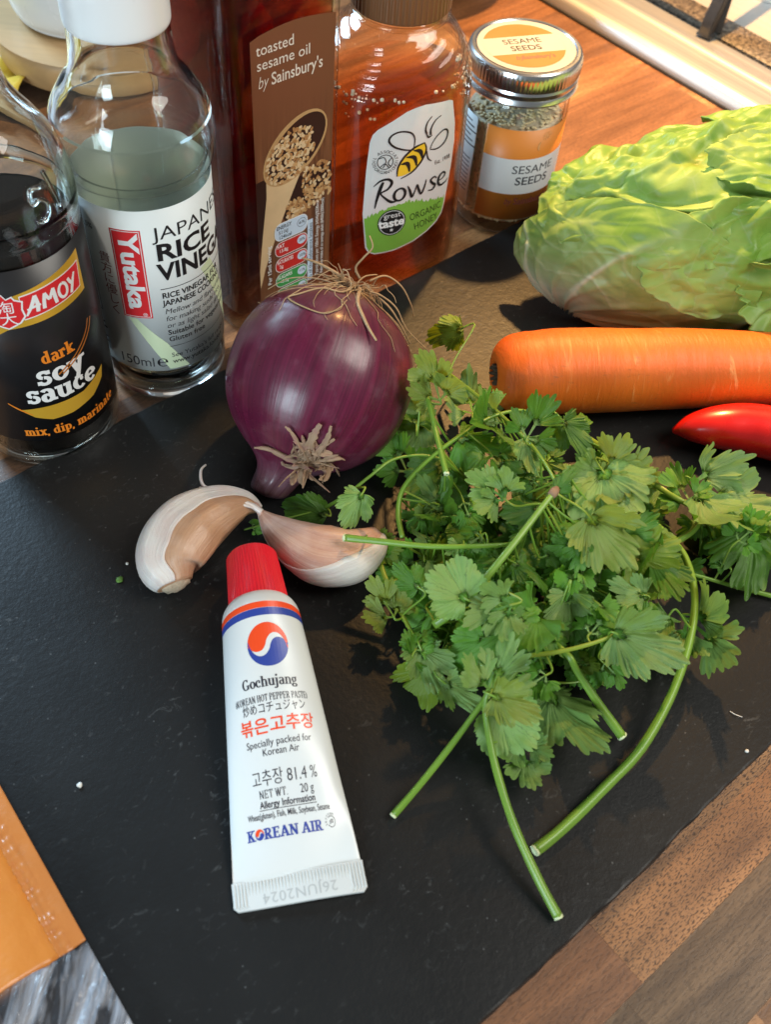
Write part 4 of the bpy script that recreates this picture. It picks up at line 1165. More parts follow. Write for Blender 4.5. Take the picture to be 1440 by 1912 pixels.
# round black award badge
P.ell(-0.0099, 0.0372, 0.0066, 0.0069, M_INK, 3, 'award_badge')
S([(-9.9 + 5.9 * math.cos(R(a)), 37.2 + 6.2 * math.sin(R(a))) for a in range(0, 361, 15)], .25, M_PWHITE, 4, 'badge_ring')
P.text('great', -0.0099, 0.0398, 0.0026, M_PWHITE, 5, align='CENTER', rot=0.08)
P.text('taste', -0.0099, 0.0352, 0.0040, M_PWHITE, 5, bold=0.035, align='CENTER', rot=0.08, xs=1.05)
P.text('★', -0.0099, 0.0325, 0.0016, M_PWHITE, 5, align='CENTER')
M_DKGREEN = plain('dark_green_ink', (0.03, 0.05, 0.01), 0.45)
P.text('ORGANIC', -0.0012, 0.0362, 0.0036, M_DKGREEN, rot=0.14, width=0.0165)
P.text('HONEY', 0.0016, 0.0306, 0.0036, M_DKGREEN, rot=0.20, width=0.0125)
P.build(lambda u, v, off: hon_map(u, v, off + 0.00006), hl, step=0.002, cutv=True)
# ================================================================== TUBE OF PEPPER PASTE
TD = Vector((0.2810, -0.9597, 0)).normalized()
TN = Vector((0.9597, 0.2810, 0)).normalized()
tb = empty('paste_tube', (-0.0381, 0.1777, BZ), 'small white tube of hot pepper paste with red screw cap', 'tube')
TL = 0.0823
def tsec(v):
    """half width, half height, axis height at distance v from the shoulder"""
    f = max(0.0, min(1.0, v / TL))
    w = 0.01335 + (0.0196 - 0.01335) * f
    h = 0.01290 * (1 - f) ** 0.92 + 0.0006
    return w, h, h + 0.0002 + 0.0006 * f
def tmap(u, v, off):
    w, h, zc = tsec(v)
    a = u / (w * 1.03)
    sag = 0.0009 * noise.noise(Vector((u * 60, v * 50, 1.7))) * min(1, max(0, v / 0.02))
    p = TD * v + TN * ((w + off) * math.sin(a)) + Vector((0, 0, zc + (h + off) * math.cos(a) + sag))
    return p
M_TUBE = plain('white_tube_foil', (0.72, 0.75, 0.75), 0.34, 0.015, 30, Coat_Weight=0.3, Coat_Roughness=0.2)
rings = []
for i in range(8):        # shoulder
    q = i / 8
    r = 0.0078 + (0.01335 - 0.0078) * math.sin(q * PI / 2)
    v = -0.0075 + 0.0075 * (1 - math.cos(q * PI / 2))
    rings.append([TD * v + TN * (r * math.sin(2 * PI * k / 64)) + Vector((0, 0, 0.0137 + r * 0.985 * math.cos(2 * PI * k / 64))) for k in range(64)])
for i in range(49):
    v = TL * i / 48
    w, h, zc = tsec(v)
    ring = []
    for k in range(64):
        a = 2 * PI * k / 64
        s = 0.0009 * noise.noise(Vector((w * 1.03 * (a if a < PI else a - 2 * PI) * 60, v * 50, 1.7))) * min(1, max(0, v / 0.02))
        ring.append(TD * v + TN * (w * math.sin(a)) + Vector((0, 0, zc + h * math.cos(a) + (s if math.cos(a) > 0 else 0))))
    rings.append(ring)
body = obj('tube_body', loft(rings, cap=True), M_TUBE, tb)
# crimped end with fine embossed ribs
bm = bmesh.new(); NU = 160; rows = []
crimp_v = [TL - 0.0006, TL + 0.0004, TL + 0.0012, TL + 0.0040, TL + 0.0070, TL + 0.0083]
for side in (0, 1):
    rr = []
    for j, v in enumerate(crimp_v):
        row = []
        for i in range(NU + 1):
            x = -1 + 2 * i / NU
            hw = 0.0200 if j < 5 else 0.0188
            if j in (4,): hw = 0.0201
            ribz = 0.0
            if 1 <= j <= 4:
                edge_ = abs(x) > 0.78
                if edge_ or j <= 2: ribz = 0.00022 * (1 if (i // 2) % 2 else -1)
            z = 0.00165 + (0.0006 if side == 0 else -0.0006) + (ribz if side == 0 else 0) + 0.0006 * math.sin(x * 2.2 + 0.6)
            row.append(bm.verts.new(TD * (v + 0.0005 * x * (1 if j > 3 else 0)) + TN * (x * hw) + Vector((0, 0, z))))
        rr.append(row)
    rows.append(rr)
for s_, rr in enumerate(rows):
    for a, b in zip(rr, rr[1:]):
        for i in range(NU): bm.faces.new((a[i], a[i + 1], b[i + 1], b[i]) if s_ == 0 else (b[i], b[i + 1], a[i + 1], a[i]))
for i in range(NU):
    bm.faces.new((rows[0][-1][i], rows[0][-1][i + 1], rows[1][-1][i + 1], rows[1][-1][i])); bm.faces.new((rows[0][0][i], rows[0][0][i + 1], rows[1][0][i + 1], rows[1][0][i]))
for j in range(len(crimp_v) - 1):
    for i in (0, NU): bm.faces.new((rows[0][j][i], rows[0][j + 1][i], rows[1][j + 1][i], rows[1][j][i]))
crimp = obj('crimped_end', bm, plain('crimp_foil', (0.66, 0.67, 0.65), 0.42, 0.02), tb, smooth=False)
P = Print()
P.text('26JUN2024', 0.0, 0.0, 0.0030, plain('digit_relief_shade', (0.48, 0.49, 0.48), 0.35), 1, align='CENTER', spacing=1.1, rot=PI)  # flat digits; darker grey paints in the shading of stamped relief
P.build(lambda u, v, off: TD * (TL + 0.0040 - v) + TN * u + Vector((0, 0, 0.00232 + 0.0006 * math.sin(u / 0.02 * 2.2 + 0.6))), crimp, step=0)
# ribbed screw cap
M_CAP = plain('red_cap', (0.72, 0.012, 0.028), 0.36, 0.03, 50, Coat_Weight=0.15)
seg = 216; rings = []
def capring(v, r, kn):
    out = []
    for k in range(seg):
        q = r + (0.00028 if kn and (k % 4) < 2 else 0)
        out.append(TD * v + TN * (q * math.sin(2 * PI * k / seg)) + Vector((0, 0, 0.0137 + (v + 0.0065) * 0.06 + q * math.cos(2 * PI * k / seg))))
    return out
for v, r, kn in ((-0.0052, 0.0085, 0), (-0.0055, 0.0099, 0), (-0.0062, 0.0102, 1), (-0.0275, 0.0088, 1), (-0.0286, 0.0083, 0), (-0.0288, 0.0060, 0)):
    rings.append(capring(v, r, kn))
autosmooth(obj('screw_cap', loft(rings), M_CAP, tb), 30)
P = Print()
M_TRED = plain('tube_orange_red', (0.86, 0.075, 0.015), 0.32); M_TBLUE = plain('tube_blue', (0.030, 0.060, 0.33), 0.32); M_TINK = plain('tube_ink', (0.02, 0.02, 0.035), 0.36)
NB = 40
P.poly([(-0.0208 + 0.0416 * i / NB, 0.0000) for i in range(NB + 1)] + [(0.0208 - 0.0416 * i / NB, -0.0020) for i in range(NB + 1)], M_TRED, 1, 'red_stripe')
P.poly([(-0.0208 + 0.0416 * i / NB, -0.0002) for i in range(NB + 1)][::-1] and [(-0.0208 + 0.0416 * i / NB, 0.0000 - 0.0021) for i in range(NB + 1)] + [(0.0208 - 0.0416 * i / NB, -0.0045) for i in range(NB + 1)], M_TBLUE, 1, 'blue_stripe')
def taegeuk(cx, cy, r, nm):
    """red and blue swirl separated by a white wave, turned a little"""
    ro = R(-8)
    def T(p): return (cx + p[0] * r * math.cos(ro) - p[1] * r * math.sin(ro), cy + p[0] * r * math.sin(ro) + p[1] * r * math.cos(ro))
    up = [(math.cos(R(a)), math.sin(R(a))) for a in range(-8, 196, 6)]
    wave1 = [(-0.98, -0.12), (-0.92, -0.16), (-0.75, -0.30), (-0.52, -0.36), (-0.28, -0.28), (-0.14, -0.06), (-0.06, 0.24), (0.14, 0.50), (0.42, 0.56), (0.70, 0.40), (0.90, 0.10), (0.99, -0.12)]
    P.poly([T(p) for p in up] + [T(p) for p in smooth_prof(wave1[1:-1], 4)], M_TRED, 2, nm)
    lo = [(math.cos(R(a)), math.sin(R(a))) for a in range(172, 376, 6)]
    wave2 = [(-p[0], -p[1]) for p in wave1]
    P.poly([T(p) for p in lo] + [T(p) for p in smooth_prof(wave2[1:-1], 4)], M_TBLUE, 2, nm)
taegeuk(0.0006, -0.0139, 0.0070, 'swirl_emblem')
serif(P, 'Gochujang', -0.0102, -0.0272, 0.0034, M_TINK, T=0.18, t=0.065, slab=0.05, xs=0.905, track=.02)
serif(P, '(KOREAN HOT PEPPER PASTE)', -0.0141, -0.0317, 0.0022, M_TINK, T=0.11, t=0.05, slab=0.04, xs=0.66, track=.02)
P.text('炒めコチュジャン', -0.0114, -0.0349, 0.0025, M_TINK, width=0.0220)
P.text('볶은고추장', -0.0132, -0.0408, 0.0036, M_TRED, bold=0.016, width=0.0262)
P.text('Specially packed for', -0.0115, -0.0450, 0.0021, M_TINK, width=0.0224)
P.text('Korean Air', -0.0061, -0.0478, 0.0021, M_TINK, width=0.0120)
P.text('고추장 81.4 %', -0.0111, -0.0561, 0.0036, M_TINK, width=0.0220, bold=-0.004)
serif(P, 'NET WT.', -0.0090, -0.0600, 0.0024, M_TINK, T=0.10, t=0.06, slab=0.05, xs=0.80, track=.03)
P.text('20 g', 0.0044, -0.0600, 0.0025, M_TINK, width=0.0046)
P.text('Allergy Information', -0.0092, -0.0628, 0.0020, M_TINK, width=0.0183, bold=0.016)
P.rect(-0.0096, -0.06345, 0.0094, -0.06325, M_TINK, 2, 'rule')
P.text('Wheat(gluten), Fish, Milk, Soybean, Sesame', -0.0144, -0.0658, 0.0018, M_TINK, width=0.0286, bold=0.006)
serif(P, 'K', -0.0154, -0.0716, 0.0032, M_TBLUE, T=0.24, t=0.10, slab=0.11, xs=1.12, track=.04)
taegeuk(-0.0106, -0.0700, 0.0016, 'swirl_letter')
serif(P, 'REAN AIR', -0.0089, -0.0716, 0.0031, M_TBLUE, T=0.24, t=0.10, slab=0.11, xs=1.04, track=.03)
P.stroke([(0.0140 + 0.0016 * math.cos(R(a)), -0.0694 + 0.0016 * math.sin(R(a))) for a in range(-150, 150, 15)], 0.0002, M_TINK, 2, 'small_mark')
P.arc_text('SKYTEAM', 0.0140, -0.0694, 0.0019, R(200), R(-22), 0.0007, M_TINK)
for k in (-0.0004, 0.0, 0.0004): P.stroke([(0.0132, -0.0697 + k), (0.0140, -0.0692 + k), (0.0148, -0.0694 + k)], 0.0002, M_TINK, 2, 'small_mark', smooth=4)
P.build(lambda u, v, off: tmap(u, -v, 0.00005 + off * 0.5), body, step=0.0012, cutv=True)
# ================================================================== ONION, GARLIC, CARROT, CHILLI
def loft_uv(rings, cap=True, closed=True):
    bm = loft(rings, None, closed, cap)
    uvl = bm.loops.layers.uv.new('UVMap')
    n = len(rings[0]); m = len(rings)
    bm.verts.ensure_lookup_table(); bm.verts.index_update()
    for f in bm.faces:
        idx = [v.index for v in f.verts]
        ks = [i % n for i in idx]; wrap = max(ks) - min(ks) > n / 2
        for l in f.loops:
            k, j = l.vert.index % n, l.vert.index // n
            u = k / n
            if wrap and k < n / 2: u += 1.0
            l[uvl].uv = (u, j / (m - 1))
    return bm

# ---- red onion
OC = at(597, 706, 0.0405)
OAX = (cR * 0.33 + cU * 0.93 - cF * 0.10).normalized()
on = empty('red_onion', OC, 'glossy purple red onion with dry roots and papery neck', 'onion')
on.rotation_mode = 'QUATERNION'
on.rotation_quaternion = OAX.to_track_quat('Z', 'Y')
bpy.context.view_layer.update()
ON_INV = on.rotation_quaternion.inverted()
LR = ON_INV @ cR; LU = ON_INV @ Vector((0, 0, 1)); LF = ON_INV @ (-cF)     # directions in onion space
prof = smooth_prof([(0.0008, 0.0352), (0.0045, 0.0356), (0.0075, 0.0346), (0.0125, 0.0328), (0.0205, 0.0290), (0.0288, 0.0215), (0.0340, 0.0110), (0.0355, 0.0), (0.0343, -0.0110), (0.0298, -0.0212), (0.0225, -0.0290), (0.0150, -0.0340), (0.0106, -0.0380), (0.0088, -0.0415), (0.0080, -0.0450), (0.0066, -0.0485), (0.0020, -0.0500)], 5)
nb = (-LR * 0.5 + LF * -0.15)
nb.z = 0
rings = []
for r, w in prof:
    ring = []
    bend = max(0.0, -w - 0.030) * 0.55
    for k in range(128):
        a = 2 * PI * k / 128
        d = Vector((math.cos(a), math.sin(a), 0))
        rr = r * (1 + 0.018 * noise.noise(d * 1.3 + Vector((0, 0, w * 20))) + 0.007 * noise.noise(d * 6) * min(1, r / 0.02) + (0.06 * noise.noise(d * 3 + Vector((0, 0, w * 90))) if w < -0.036 else 0))
        ring.append(d * rr + Vector((0, 0, w)) + nb * bend)
    rings.append(ring)
def onion_mat():
    t = NT('red_onion_skin')
    uv = t.coord('UV'); ob = t.coord()
    sep = t.n('ShaderNodeSeparateXYZ'); t.l(uv, sep.inputs[0])
    sepo = t.n('ShaderNodeSeparateXYZ'); t.l(ob, sepo.inputs[0])
    v1 = t.noise(t.mapping(uv, (70, 1.3, 1)), 1.0, 4, 0.65, 0.25)
    v2 = t.noise(t.mapping(uv, (240, 1.6, 1)), 1.0, 3, 0.6)
    blot = t.noise(ob, 70, 4, 0.6)
    c = t.mix(t.ramp(v1, [(0.2, 0.0), (0.85, 1.0)]), (0.062, 0.006, 0.021), (0.165, 0.012, 0.050))
    c = t.mix(t.ramp(v2, [(0.35, 0.5), (0.55, 0.0)]), c, (0.045, 0.005, 0.018))
    c = t.mix(t.ramp(blot, [(0.54, 0.0), (0.76, 0.22)]), c, (0.26, 0.15, 0.19))
    bl = t.noise(t.mapping(ob, (60, 60, 26)), 1.0, 4, 0.65)
    c = t.mix(t.math('MULTIPLY', t.ramp(bl, [(0.5, 0.0), (0.7, 1.0)]), t.ramp(t.noise(ob, 24, 2), [(0.48, 0.0), (0.68, 0.36)])), c, (0.24, 0.17, 0.21))
    root = t.ramp(sepo.outputs['Z'], [(0.030, 0.0), (0.0355, 0.8)])
    c = t.mix(root, c, (0.17, 0.085, 0.05))
    # paler, papery where the skin narrows to the neck
    nk = t.math('MULTIPLY', t.ramp(t.math('MULTIPLY', sepo.outputs['Z'], -1.0), [(0.034, 0.0), (0.050, 1.0)]), t.ramp(v1, [(0.35, 0.25), (0.65, 0.9)]))
    c = t.mix(nk, c, (0.24, 0.14, 0.15))
    t.set(Base_Color=c, Roughness=t.ramp(blot, [(0.3, 0.22), (0.75, 0.5)]), Specular_IOR_Level=0.5, Coat_Weight=0.25, Coat_Roughness=0.2)
    t.bump(t.math('ADD', t.math('MULTIPLY', v1, 0.7), t.math('MULTIPLY', v2, 0.35)), 0.22, 0.0008)
    return t.m
M_ONION = onion_mat()
obj('onion_skin', loft_uv(rings), M_ONION, on)
M_ROOT = plain('dry_root', (0.40, 0.27, 0.145), 0.75, 0.35, 500)
def husk_mat():
    t = NT('dry_onion_husk')
    uv = t.coord('UV')
    f = t.noise(t.mapping(uv, (9, 1.5, 1)), 1.0, 4, 0.6); g = t.noise(t.coord(), 260, 3)
    c = t.mix(f, (0.16, 0.085, 0.05), (0.50, 0.35, 0.22)); c = t.mix(t.ramp(g, [(0.5, 0.0), (0.75, 0.6)]), c, (0.30, 0.12, 0.13))
    t.set(Base_Color=c, Roughness=0.62); t.bump(f, 0.4, 0.0006)
    return t.m
M_HUSK = husk_mat()
rs = random.Random(21)
def hair(parent, p0, d0, ln, rad, mat, name, wander=0.35, droop=Vector((0, 0, 0)), n=9):
    p = Vector(p0); d = Vector(d0).normalized(); pts = [p.copy()]
    for i in range(n):
        d = (d + Vector((rs.gauss(0, 1), rs.gauss(0, 1), rs.gauss(0, 1))) * wander * 0.35 + droop).normalized()
        p = p + d * (ln / n); pts.append(p.copy())
    return pts
def onion_surf(w):
    for (r0, w0), (r1, w1) in zip(prof, prof[1:]):
        if w1 <= w <= w0: return r1 + (r0 - r1) * ((w - w1) / (w0 - w1 + 1e-9))
    return 0.001
plate = bmesh.new()
bmesh.ops.create_uvsphere(plate, u_segments=24, v_segments=10, radius=0.0062)
for v in plate.verts:
    v.co = Vector((v.co.x, v.co.y, v.co.z * 0.35 + 0.0360)) * (1 + 0.08 * noise.noise(v.co * 700))
obj('root_plate', plate, plain('root_plate_brown', (0.17, 0.10, 0.055), 0.8, 0.5, 700, 0.6), on)
for i in range(120):
    a = 2 * PI * rs.random(); d = Vector((math.cos(a), math.sin(a), rs.uniform(0.05, 0.9)))
    ln = rs.choice((0.005, 0.007, 0.009, 0.012, 0.015, 0.022))
    p0 = Vector((math.cos(a), math.sin(a), 0)) * rs.uniform(0.001, 0.0055) + Vector((0, 0, 0.0362))
    pts = hair(on, p0, d, ln, 0, None, '', 0.8, Vector((0, 0, -0.26 if ln > .012 else -0.1)) + LU * -0.03)
    # keep the strand outside the bulb
    q = []
    for p in pts:
        r = math.hypot(p.x, p.y); s = onion_surf(p.z) if p.z < 0.0356 else 0
        if p.z < 0.0356 and r < s + 0.0006:
            k = (s + 0.0007) / max(r, 1e-5); p = Vector((p.x * k, p.y * k, p.z))
        q.append(p)
    r0 = rs.uniform(0.00016, 0.00042)
    obj('root', tube_bm(curve_pts(q, 2), [r0 * (1 - 0.75 * k / (len(q) * 2)) for k in range(len(q) * 2)], 5), M_ROOT, on)
def along(pp, base):
    """a strand traced in the picture plane through the root end"""
    out = []
    for x, y, z in pp:
        p = ON_INV @ (at(x, y, z) - OC)
        # strands lie on the bulb, never inside it: slide the point towards the viewer along its sight line
        for _ in range(60):
            s = onion_surf(p.z) if -0.053 < p.z < 0.0352 else 0.0
            if math.hypot(p.x, p.y) >= s + base: break
            z += 0.0007; p = ON_INV @ (at(x, y, z) - OC)
        out.append(p)
    return out
RZ = at(675, 535, 0.0).z + 0.0635
for pp, r0 in (([(668, 530, .067), (640, 545, .069), (600, 538, .067), (560, 548, .066), (538, 556, .064), (565, 572, .066), (605, 585, .069), (632, 576, .070), (648, 560, .0705)], .00045),
               ([(672, 540, .068), (668, 565, .071), (680, 595, .0735), (690, 615, .073), (703, 636, .072)], .0009),
               ([(690, 545, .068), (712, 552, .068), (740, 575, .065), (760, 615, .058), (800, 655, .048)], .00045),
               ([(655, 528, .067), (620, 505, .066), (590, 490, .063), (565, 482, .058)], .00085),
               ([(672, 520, .066), (664, 500, .068), (680, 480, .072), (696, 462, .075), (690, 440, .078)], .00055),
               ([(690, 525, .066), (720, 515, .066), (750, 535, .062), (768, 570, .055), (772, 590, .050)], .00045),
               ([(700, 550, .067), (728, 575, .066), (750, 610, .060), (766, 642, .052)], .00050),
               ([(640, 535, .067), (590, 520, .066), (540, 520, .062), (500, 540, .055)], .00035)):
    pts = curve_pts(along(pp, 0.0006), 5)
    obj('root', tube_bm(pts, [r0 * (1 - 0.6 * k / len(pts)) for k in range(len(pts))], 6), M_ROOT, on)
def ribbon(pts, widths, nrm, name, mat, parent, curl=0.3, nw=4, ph=0.0):
    fr = frames(pts); rows = []
    for i, (p, t, n, b) in enumerate(fr):
        side = t.cross(nrm)
        if side.length < 1e-6: side = n
        side.normalize(); up = side.cross(t).normalized()
        w = widths[min(i, len(widths) - 1)]
        row = []
        for k in range(nw + 1):
            x = -1 + 2 * k / nw
            row.append(p + side * (x * w) + up * (curl * w * x * x + 0.55 * w * noise.noise(p * 420 + Vector((x * 2, ph, 0)))))
        rows.append(row)
    bm = loft_uv(rows, cap=False, closed=False)
    o = obj(name, bm, mat, parent)
    s = o.modifiers.new('thick', 'SOLIDIFY'); s.thickness = 0.00014
    return o
for pp, w in (([(560, 865, .030), (530, 852, .035), (500, 838, .0375), (474, 836, .037)], (.0018, .0022, .0020, .0008)),
              ([(575, 850, .034), (580, 825, .040), (590, 805, .044), (598, 792, .046)], (.0024, .0028, .0026, .0012)),
              ([(565, 845, .034), (552, 820, .040), (540, 803, .043), (532, 796, .044)], (.0012, .0014, .0010, .0005)),
              ([(590, 855, .034), (605, 830, .040), (614, 812, .042), (618, 795, .043)], (.0016, .0020, .0016, .0006)),
              ([(590, 862, .031), (615, 858, .034), (635, 856, .034), (645, 860, .032)], (.0016, .0018, .0012, .0004)),
              ([(565, 868, .029), (560, 885, .027), (562, 900, .022), (568, 906, .020)], (.0016, .0020, .0016, .0006)),
              ([(580, 860, .031), (570, 842, .037), (560, 830, .040), (548, 822, .041)], (.0020, .0022, .0016, .0008)),
              ([(572, 872, .028), (548, 872, .029), (530, 868, .028), (526, 862, .028)], (.0014, .0018, .0014, .0006)),
              ([(584, 858, .033), (596, 842, .038), (606, 832, .039), (625, 820, .039)], (.0014, .0018, .0014, .0006)),
              ([(600, 866, .029), (622, 870, .028), (632, 885, .022), (634, 890, .018)], (.0007, .0008, .0006, .0003)),
              ([(570, 858, .032), (585, 868, .032), (600, 872, .029), (608, 866, .029)], (.0022, .0026, .0022, .0010))):
    pts = curve_pts(along(pp, 0.0014), 4)
    ws = [x[0] for x in smooth_prof([(q,) for q in w], 4)]
    ribbon(pts, [q * .5 * (1 + .7 * noise.noise(Vector((k * .8, q * 9000, 1)))) for k, q in enumerate(ws)], LF, 'husk_strip', M_HUSK, on, rs.uniform(-.5, .8), ph=rs.random() * 9)
for i in range(46):
    x0, y0 = rs.gauss(572, 16), rs.gauss(858, 11)
    a = rs.gauss(-1.2, 1.4); ln = rs.uniform(14, 48)
    bx_, by_ = rs.gauss(0, 18), rs.gauss(0, 16); lift = rs.uniform(.001, .008)
    pp = [(x0 + ln * f * math.cos(a) + bx_ * f * f, y0 + ln * .8 * f * math.sin(a) + by_ * f * f, .031 + lift * f) for f in (0, .35, .7, 1)]
    pts = curve_pts(along(pp, 0.0009), 4)
    w0 = rs.choice((.0003, .0004, .0006, .0009, .0012))
    ribbon(pts, [w0 * q * (1 + .5 * noise.noise(Vector((k * .9, i, 0)))) for k, q in enumerate([.9, 1, 1.1, 1.2, 1.2, 1.1, 1.1, 1, .9, .8, .6, .4, .15])], LF, 'husk_strip', M_HUSK, on, rs.uniform(-1, 1.2), ph=rs.random() * 9)

# ---- garlic cloves
def papery(name, base, streak, pink):
    t = NT(name)
    uv = t.coord('UV'); ob = t.coord()
    s1 = t.noise(t.mapping(uv, (26, 1.2, 1)), 1.0, 4, 0.6, 0.3); s2 = t.noise(t.mapping(uv, (140, 1.5, 1)), 1.0, 3, 0.6)
    b = t.noise(ob, 90, 4)
    c = t.mix(t.ramp(s1, [(0.3, 0.0), (0.7, 1.0)]), streak, base)
    c = t.mix(t.ramp(s2, [(0.4, 0.4), (0.6, 0.0)]), c, streak)
    c = t.mix(t.ramp(b, [(0.45, 0.0), (0.75, 0.55)]), c, pink)
    t.set(Base_Color=c, Roughness=0.38, Subsurface_Weight=0.15, Subsurface_Radius=(0.003, 0.0015, 0.0008), Subsurface_Scale=0.4, Coat_Weight=0.15, Coat_Roughness=0.25)
    cr_ = t.noise(t.mapping(uv, (16, 5, 1)), 1.0, 4, 0.7, 1.2)
    t.bump(t.math('ADD', t.math('ADD', s1, t.math('MULTIPLY', s2, 0.5)), t.math('MULTIPLY', cr_, 0.8)), 0.45, 0.0011)
    return t.m
M_GSKIN = papery('garlic_paper', (0.78, 0.75, 0.71), (0.58, 0.51, 0.47), (0.62, 0.44, 0.40))
M_GINNER = papery('garlic_inner_skin', (0.56, 0.33, 0.19), (0.38, 0.20, 0.11), (0.60, 0.42, 0.32))
M_GPINK = papery('garlic_pink_skin', (0.66, 0.50, 0.42), (0.48, 0.27, 0.22), (0.42, 0.17, 0.16))
M_GMIX = papery('garlic_rosy_skin', (0.62, 0.42, 0.32), (0.46, 0.25, 0.19), (0.66, 0.52, 0.46))
M_GROOT = plain('garlic_root_fibre', (0.42, 0.34, 0.24), 0.8, 0.4, 900, 0.6)
def clove(name, label, spine, hw, hh, back, inner_mat, rag, seed):
    sp = curve_pts([at(x, y, z) for x, y, z in spine], 7)
    n = len(sp)
    W = [q[0] for q in smooth_prof([(v,) for v in hw], 7)]; Hh = [q[0] for q in smooth_prof([(v,) for v in hh], 7)]
    org = sp[n // 2].copy(); org.z = BZ
    g = empty(name, org, label, 'garlic')
    def ring(i, off, ks):
        a = sp[max(0, i - 1)]; b = sp[min(n - 1, i + 1)]
        t = (b - a).normalized(); side = Vector((-t.y, t.x, 0)).normalized(); up = side.cross(t) * -1
        if up.z < 0: up = -up
        out = []
        for th in ks:
            c_, s_ = math.cos(th), math.sin(th)
            k = 1 - 0.16 * max(0, math.cos(3 * (th - R(100)))) + 0.03 * noise.noise(Vector((th, i * .2, seed)))
            out.append(sp[i] - org + side * ((W[i] + off) * c_ * k) + up * ((Hh[i] + off) * s_ * k))
        return out
    ks = [2 * PI * k / 48 for k in range(48)]
    lowest = min(p.z for i in range(n) for p in ring(i, 0, ks))
    for p in sp: p.z -= lowest
    obj('clove_body', loft_uv([ring(i, 0, ks) for i in range(n)]), inner_mat, g)
    # papery outer skin with a ragged edge
    rows = []
    a0, a1 = back
    for i in range(n):
        f = i / (n - 1)
        e0 = a0 + rag(f) + 0.10 * noise.noise(Vector((f * 9, seed, 2))); e1 = a1 + 0.05 * noise.noise(Vector((f * 11, seed, 5)))
        rows.append(ring(i, 0.00035 + 0.0002 * noise.noise(Vector((f * 6, 3, seed))), [e0 + (e1 - e0) * k / 36 for k in range(37)]))
    o = obj('paper_skin', loft_uv(rows, cap=False, closed=False), M_GSKIN, g)
    s = o.modifiers.new('thick', 'SOLIDIFY'); s.thickness = 0.00022
    return g, sp, org
gl, sp, org = clove('garlic_clove', 'garlic clove with peeling white skin, left of the tube cap', [(487, 953, .014), (456, 944, .016), (410, 956, .017), (362, 985, .017), (330, 1024, .0165), (317, 1062, .015), (328, 1094, .013)],
             [.0012, .0056, .0104, .0136, .0138, .0112, .0064], [.0012, .0050, .0088, .0108, .0110, .0098, .0062], (R(92), R(266)), M_GINNER, lambda f: 0.0, 3.1)
bm = bmesh.new(); bmesh.ops.create_icosphere(bm, subdivisions=3, radius=.0052)
for v in bm.verts: v.co = Vector((v.co.x * 1.0, v.co.y * .45, v.co.z * .8)) * (1 + .25 * noise.noise(v.co * 900) + .2 * noise.noise(v.co * 2400))
rt_ = obj('root_scar', bm, M_GROOT, gl); rt_.location = sp[-1] - org - (sp[-1] - sp[-3]).normalized() * .0006; rt_.rotation_euler = (0, 0, math.atan2((sp[-1] - sp[-3]).y, (sp[-1] - sp[-3]).x) - PI / 2)
for k in range(0):
    a = 2 * PI * k / 9; b = sp[-1] - org
    d = (sp[-1] - sp[-3]).normalized()
    p0 = b + Vector((math.cos(a) * .004, math.sin(a) * .0025, math.sin(a + 1) * .003))
    obj('root_stub', tube_bm([p0 - d * .001, p0 + d * .0004, p0 + d * .0011 + Vector((0, 0, -.0003))], [.0012, .0010, .0007], 6), M_GROOT, gl)
pp = [(384, 868, .018), (375, 878, .019), (376, 900, .020), (388, 912, .0205), (420, 916, .0215), (445, 935, .0215), (470, 944, .019), (488, 956, .0175)]
pts = [q - org for q in curve_pts([at(*p) for p in pp], 5)]
obj('dry_tail', tube_bm(pts, [.0004 + .0009 * (i / len(pts)) for i in range(len(pts))], 6), M_GSKIN, gl)
pts = [q - org for q in curve_pts([at(372, 910, .020), at(384, 914, .0205), at(400, 914, .021)], 4)]
obj('dry_tail', tube_bm(pts, [.0003, .0005, .0006, .0006, .0006, .0006, .0006, .0006, .0006], 6), M_GSKIN, gl)
pts = [q - org for q in curve_pts([at(415, 934, .0215), at(445, 940, .022), at(480, 950, .018), at(505, 961, .014)], 4)]
obj('dry_tail', tube_bm(pts, [.0009 - .0004 * i / len(pts) for i in range(len(pts))], 6, squash=.5), M_GSKIN, gl)
gr, sp, org = clove('garlic_clove', 'pinkish garlic clove, pointed tip towards the tube cap, under a coriander stem', [(486, 956, .015), (512, 984, .015), (552, 1014, .016), (600, 1038, .016), (648, 1040, .0155), (684, 1022, .015), (704, 1004, .014)],
             [.0010, .0050, .0090, .0118, .0112, .0080, .0045], [.0010, .0046, .0080, .0100, .0098, .0074, .0042], (R(118), R(330)), M_GMIX, lambda f: 1.1 * max(0, min(1, (0.62 - f) / 0.25)) , 7.7)
pts = [q - org for q in curve_pts([at(470, 938, .0175), at(480, 945, .0175), at(484, 957, .0165), at(494, 966, .0155)], 4)]
obj('dry_tail', tube_bm(pts, [.0012 - .0001 * (i % 3) for i in range(len(pts))], 6), M_GPINK, gr)

